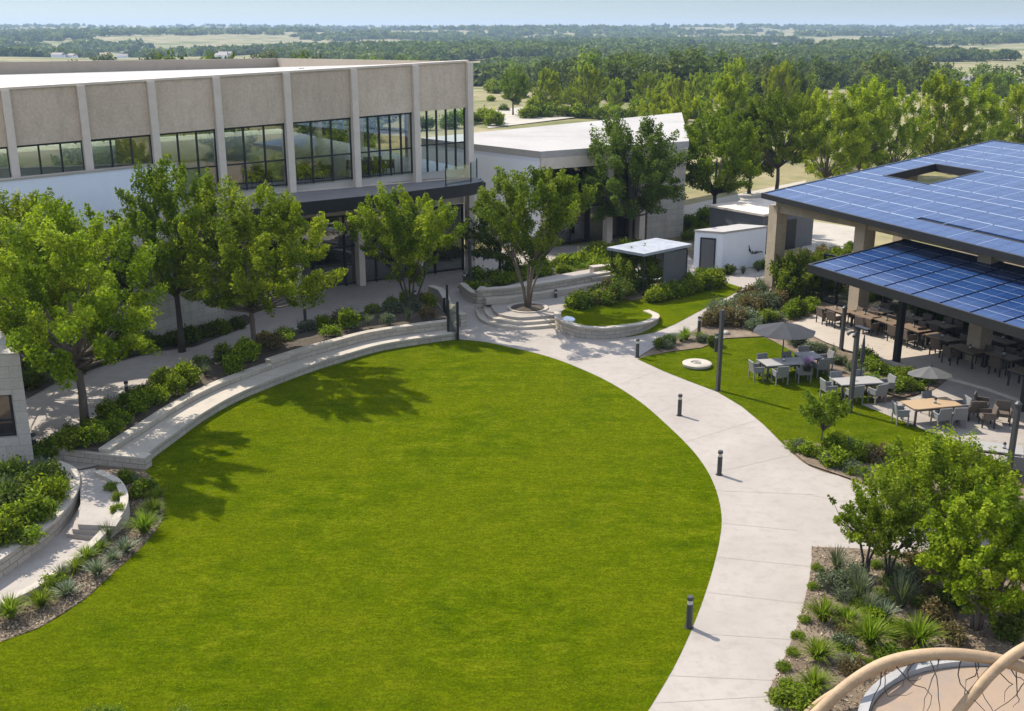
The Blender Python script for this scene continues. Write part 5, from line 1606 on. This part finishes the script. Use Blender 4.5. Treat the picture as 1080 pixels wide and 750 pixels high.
# ------------------------------------------------------------------ lawn blades (uncountable)
R = np.random.default_rng(21)
def mottle(Q):
    r = np.random.default_rng(8); s = np.zeros(len(Q))
    for k in range(22):
        wl = r.uniform(.35, 3.5); a = r.normal(0, .5) + pi / 2; s += np.sin((Q[:, 0] * cos(a) + Q[:, 1] * sin(a)) * 6.28 / wl + r.uniform(0, 6.28) + 1.2 * np.sin(Q[:, 0] * r.uniform(.3, 1.6) + k)) * (wl ** .3)
    return s / 3.5
def blades(polys, N):
    out = []
    for P in polys:
        xs = [p.x for p in P]; ys = [p.y for p in P]
        X = R.uniform(min(xs), max(xs), N * 2); Y = max(min(ys), 19) + R.uniform(0, 1, N * 2) ** 1.4 * (max(ys) - max(min(ys), 19)); k = inside(P, X, Y); out.append(np.stack([X[k], Y[k]], 1)[:N])
    Q = np.concatenate(out); n = len(Q)
    a = R.uniform(0, 6.28, n); h = R.uniform(.012, .032, n); w = R.uniform(.008, .02, n); l = R.uniform(.0, .05, n); b = a + R.uniform(-.8, .8, n)
    z = np.full(n, .012)
    base = np.stack([Q[:, 0], Q[:, 1], z], 1); sd_ = np.stack([np.cos(a) * w, np.sin(a) * w, 0 * a], 1); tp_ = np.stack([-np.sin(b) * l, np.cos(b) * l, h], 1)
    V = np.stack([base - sd_, base + sd_, base + tp_], 1).reshape(-1, 3)
    return np_mesh('grass', V, np.arange(3 * n).reshape(n, 3), M['blade'], np.clip(R.uniform(0, 1, n) * .35 + .33 + mottle(Q) * .22, 0, 1))
o = bpy.data.objects.new('grass', blades([lawn_poly, [at(*p) for p in dl_px]], 80000)); COL.objects.link(o); tag(o, kind='stuff')

o = bpy.data.objects.new('bark_chips', chips([[at(x, y) for x, y in low_px[:-1]] + [at(1150, 780), at(1150, 590)], [at(*p) for p in ((0, 678), (45, 661), (90, 632), (118, 606), (145, 582), (163, 562), (172, 547), (173, 531), (168, 515), (150, 497), (128, 506), (134, 522), (132, 540), (116, 564), (86, 592), (0, 644))]], 9000)); COL.objects.link(o); tag(o, kind='stuff')
# ------------------------------------------------------------------ the far country
def far_proto(seed, lm):
    V, F, rnd, tm = tree_mesh(seed, 7.5, 4.2, .5, 'broad', lm, 'barkd', K=70, per=26, L=.36, cr=1.1, stems=1, tr=.2, far=True)
    me0 = tm.build('tmp', M['barkd']); d = me0.data
    tv = np.array([v.co[:] for v in d.vertices]); tf = [list(p.vertices) for p in d.polygons if len(p.vertices) == 4]
    bpy.data.objects.remove(me0)
    nV = len(V)
    return np_mesh('oak_tree', np.concatenate([V, tv]), np.concatenate([F, np.array(tf) + nV]), [M[lm], M['barkd']], np.concatenate([rnd, np.zeros(len(tf))]), np.concatenate([np.zeros(len(F)), np.ones(len(tf))]))
FP = [far_proto(31, 'L_far'), far_proto(32, 'L_far'), far_proto(33, 'L_mid'), far_proto(34, 'L_drk')]
def wood_at(x, y):
    return sin(x * .013 + 1.1) + sin(y * .017 + .5 + x * .006) + .8 * sin(x * .031 - y * .023) + .5 * sin(x * .05 + y * .043 + 2)
rn = random.Random(4); cnt = 0
hall_box = lambda x, y: (x < 0 and y < 112) or (y < 125)
tries = 0
while cnt < 260 and tries < 20000:
    tries += 1
    ang = rn.uniform(-.48, .48); d = 1 / rn.uniform(1 / 520, 1 / 140)
    x, y = d * sin(ang), d * cos(ang)
    if hall_box(x, y) or wood_at(x, y) < .45 - .5 * (d > 300): continue
    if -.12 < ang < .22 and d < 245: continue
    o = bpy.data.objects.new('oak_tree', FP[rn.randrange(4)]); COL.objects.link(o)
    s = rn.uniform(.75, 1.5) * (.7 if d < 200 else 1)
    o.location = (x, y, terr(x, y) - .1); o.rotation_euler = (0, 0, rn.uniform(0, 6.28)); o.scale = (s * rn.uniform(.9, 1.3), s * rn.uniform(.9, 1.3), s)
    tag(o, 'dark green scrub oak on the plain beyond the buildings', 'tree', 'scrub oaks on the plain'); cnt += 1
for k in range(24):
    x, y = rn.uniform(-62, -12), rn.uniform(104, 136)
    o = bpy.data.objects.new('oak_tree', FP[k % 4]); COL.objects.link(o); s = rn.uniform(.45, .95); o.location = (x, y, terr(x, y) - .1); o.scale = (s, s, s * .9); o.rotation_euler = (0, 0, k)
    tag(o, 'scrub oak glimpsed through the upper windows of the hall', 'tree', 'scrub oaks behind the hall')
# the woods beyond that, as one mass
C, Sz = [], []
while len(C) < 15000:
    ang = rn.uniform(-.54, .54); d = 1 / rn.uniform(1 / 5200, 1 / 400)
    x, y = d * sin(ang), d * cos(ang)
    if wood_at(x * .6, y * .45) < .05 - .75 * sstep((d - 900) / 2200): continue
    if d > 5000: continue
    C.append((x, y, terr(x, y))); Sz.append((rn.uniform(3.5, 7.5) if d < 1500 else rn.uniform(6, 11), rn.uniform(4.5, 9.5), 90 if d < 900 else 26 if d < 2000 else 12, d))
VV, FF, RR = [], [], []; off = 0
for (x, y, z), (rx, hh, nq, d) in zip(C, Sz):
    D = R.normal(size=(nq, 3)); D /= np.linalg.norm(D, axis=1)[:, None]; D[:, 2] = np.abs(D[:, 2]) * 1.1 - .25
    P = D * np.array([rx, rx, hh * .62]) * R.uniform(.7, 1.0, (nq, 1)) + np.array([x, y, z + hh * .36])
    L_ = rx * (.24 if nq == 90 else .42 if nq == 26 else .6)
    V, F = leaf_quads(R, P, L_, .75, .2, D * 1.5)
    VV.append(V); FF.append(F + off); off += len(V); RR.append(np.clip(R.uniform(0, 1) * .6 + R.uniform(0, .4, nq), 0, 1))
me = np_mesh('woodland', np.concatenate(VV), np.concatenate(FF), M['L_far'], np.concatenate(RR))
o = bpy.data.objects.new('woodland', me); COL.objects.link(o); tag(o, kind='stuff')
# trees behind the viewer and to the right, seen only in the glass
for k in range(34):
    while True:
        x, y = rn.uniform(30, 105), rn.uniform(-35, 42)
        if x > .62 * y + 16: break
    a, d = atan2(x, y), hypot(x, y)
    o = bpy.data.objects.new('oak_tree', FP[k % 4]); COL.objects.link(o); o.location = (d * sin(a), d * cos(a), terr(d * sin(a), d * cos(a))); s = rn.uniform(.7, 1.1); o.scale = (s, s, s)
    tag(o, 'scrub oak in the grounds behind the viewpoint mirrored in the glass', 'tree', 'scrub oaks mirrored in the hall glass')
# far houses
hm = [M['white'], M['tile']]
hs = None
for k in range(16):
    px = rn.choice([rn.uniform(0, 140), rn.uniform(120, 300), rn.uniform(480, 1060)]); py = rn.uniform(47, 60) if px < 300 else rn.uniform(52, 95)
    q = at(px, py, -6); q.z = terr(q.x, q.y) - .2
    if hypot(q.x, q.y) > 1500: q *= 1500 / hypot(q.x, q.y); q.z = terr(q.x, q.y)
    lab = 'small pale gabled house far off among the trees'
    if hs is None:
        hs = thing('far_house', lab, 'house', tuple(q), 0, 'far houses on the plain')
        MB().box((0, 0, 2.0), (16, 9, 4.0)).build('wall', M['white'], hs, world=False)
        m = MB(); m.add([(-8.5, -5, 4), (8.5, -5, 4), (8.5, 5, 4), (-8.5, 5, 4), (-8.5, 0, 6.6), (8.5, 0, 6.6)], [(0, 1, 5, 4), (2, 3, 4, 5), (1, 2, 5), (3, 0, 4), (3, 2, 1, 0)]); m.build('roof', M['tile'], hs, world=False)
    else: dup(hs, q, rn.uniform(-.6, .6), scale=rn.uniform(.5, .8))
# ------------------------------------------------------------------ air
hz = NT('air')
hz.t.nodes.remove(hz.p)
pv = hz.n('VolumePrincipled')
pv.inputs['Color'].default_value = (.55, .72, .95, 1)
pv.inputs['Density'].default_value = .00016
pv.inputs['Anisotropy'].default_value = .1
hz.l(pv.outputs[0], hz.out.inputs['Volume'])
m = MB(); m.box((0, 0, 18), (11200, 11200, 62)); o = m.build('haze', hz.m); tag(o, kind='stuff')
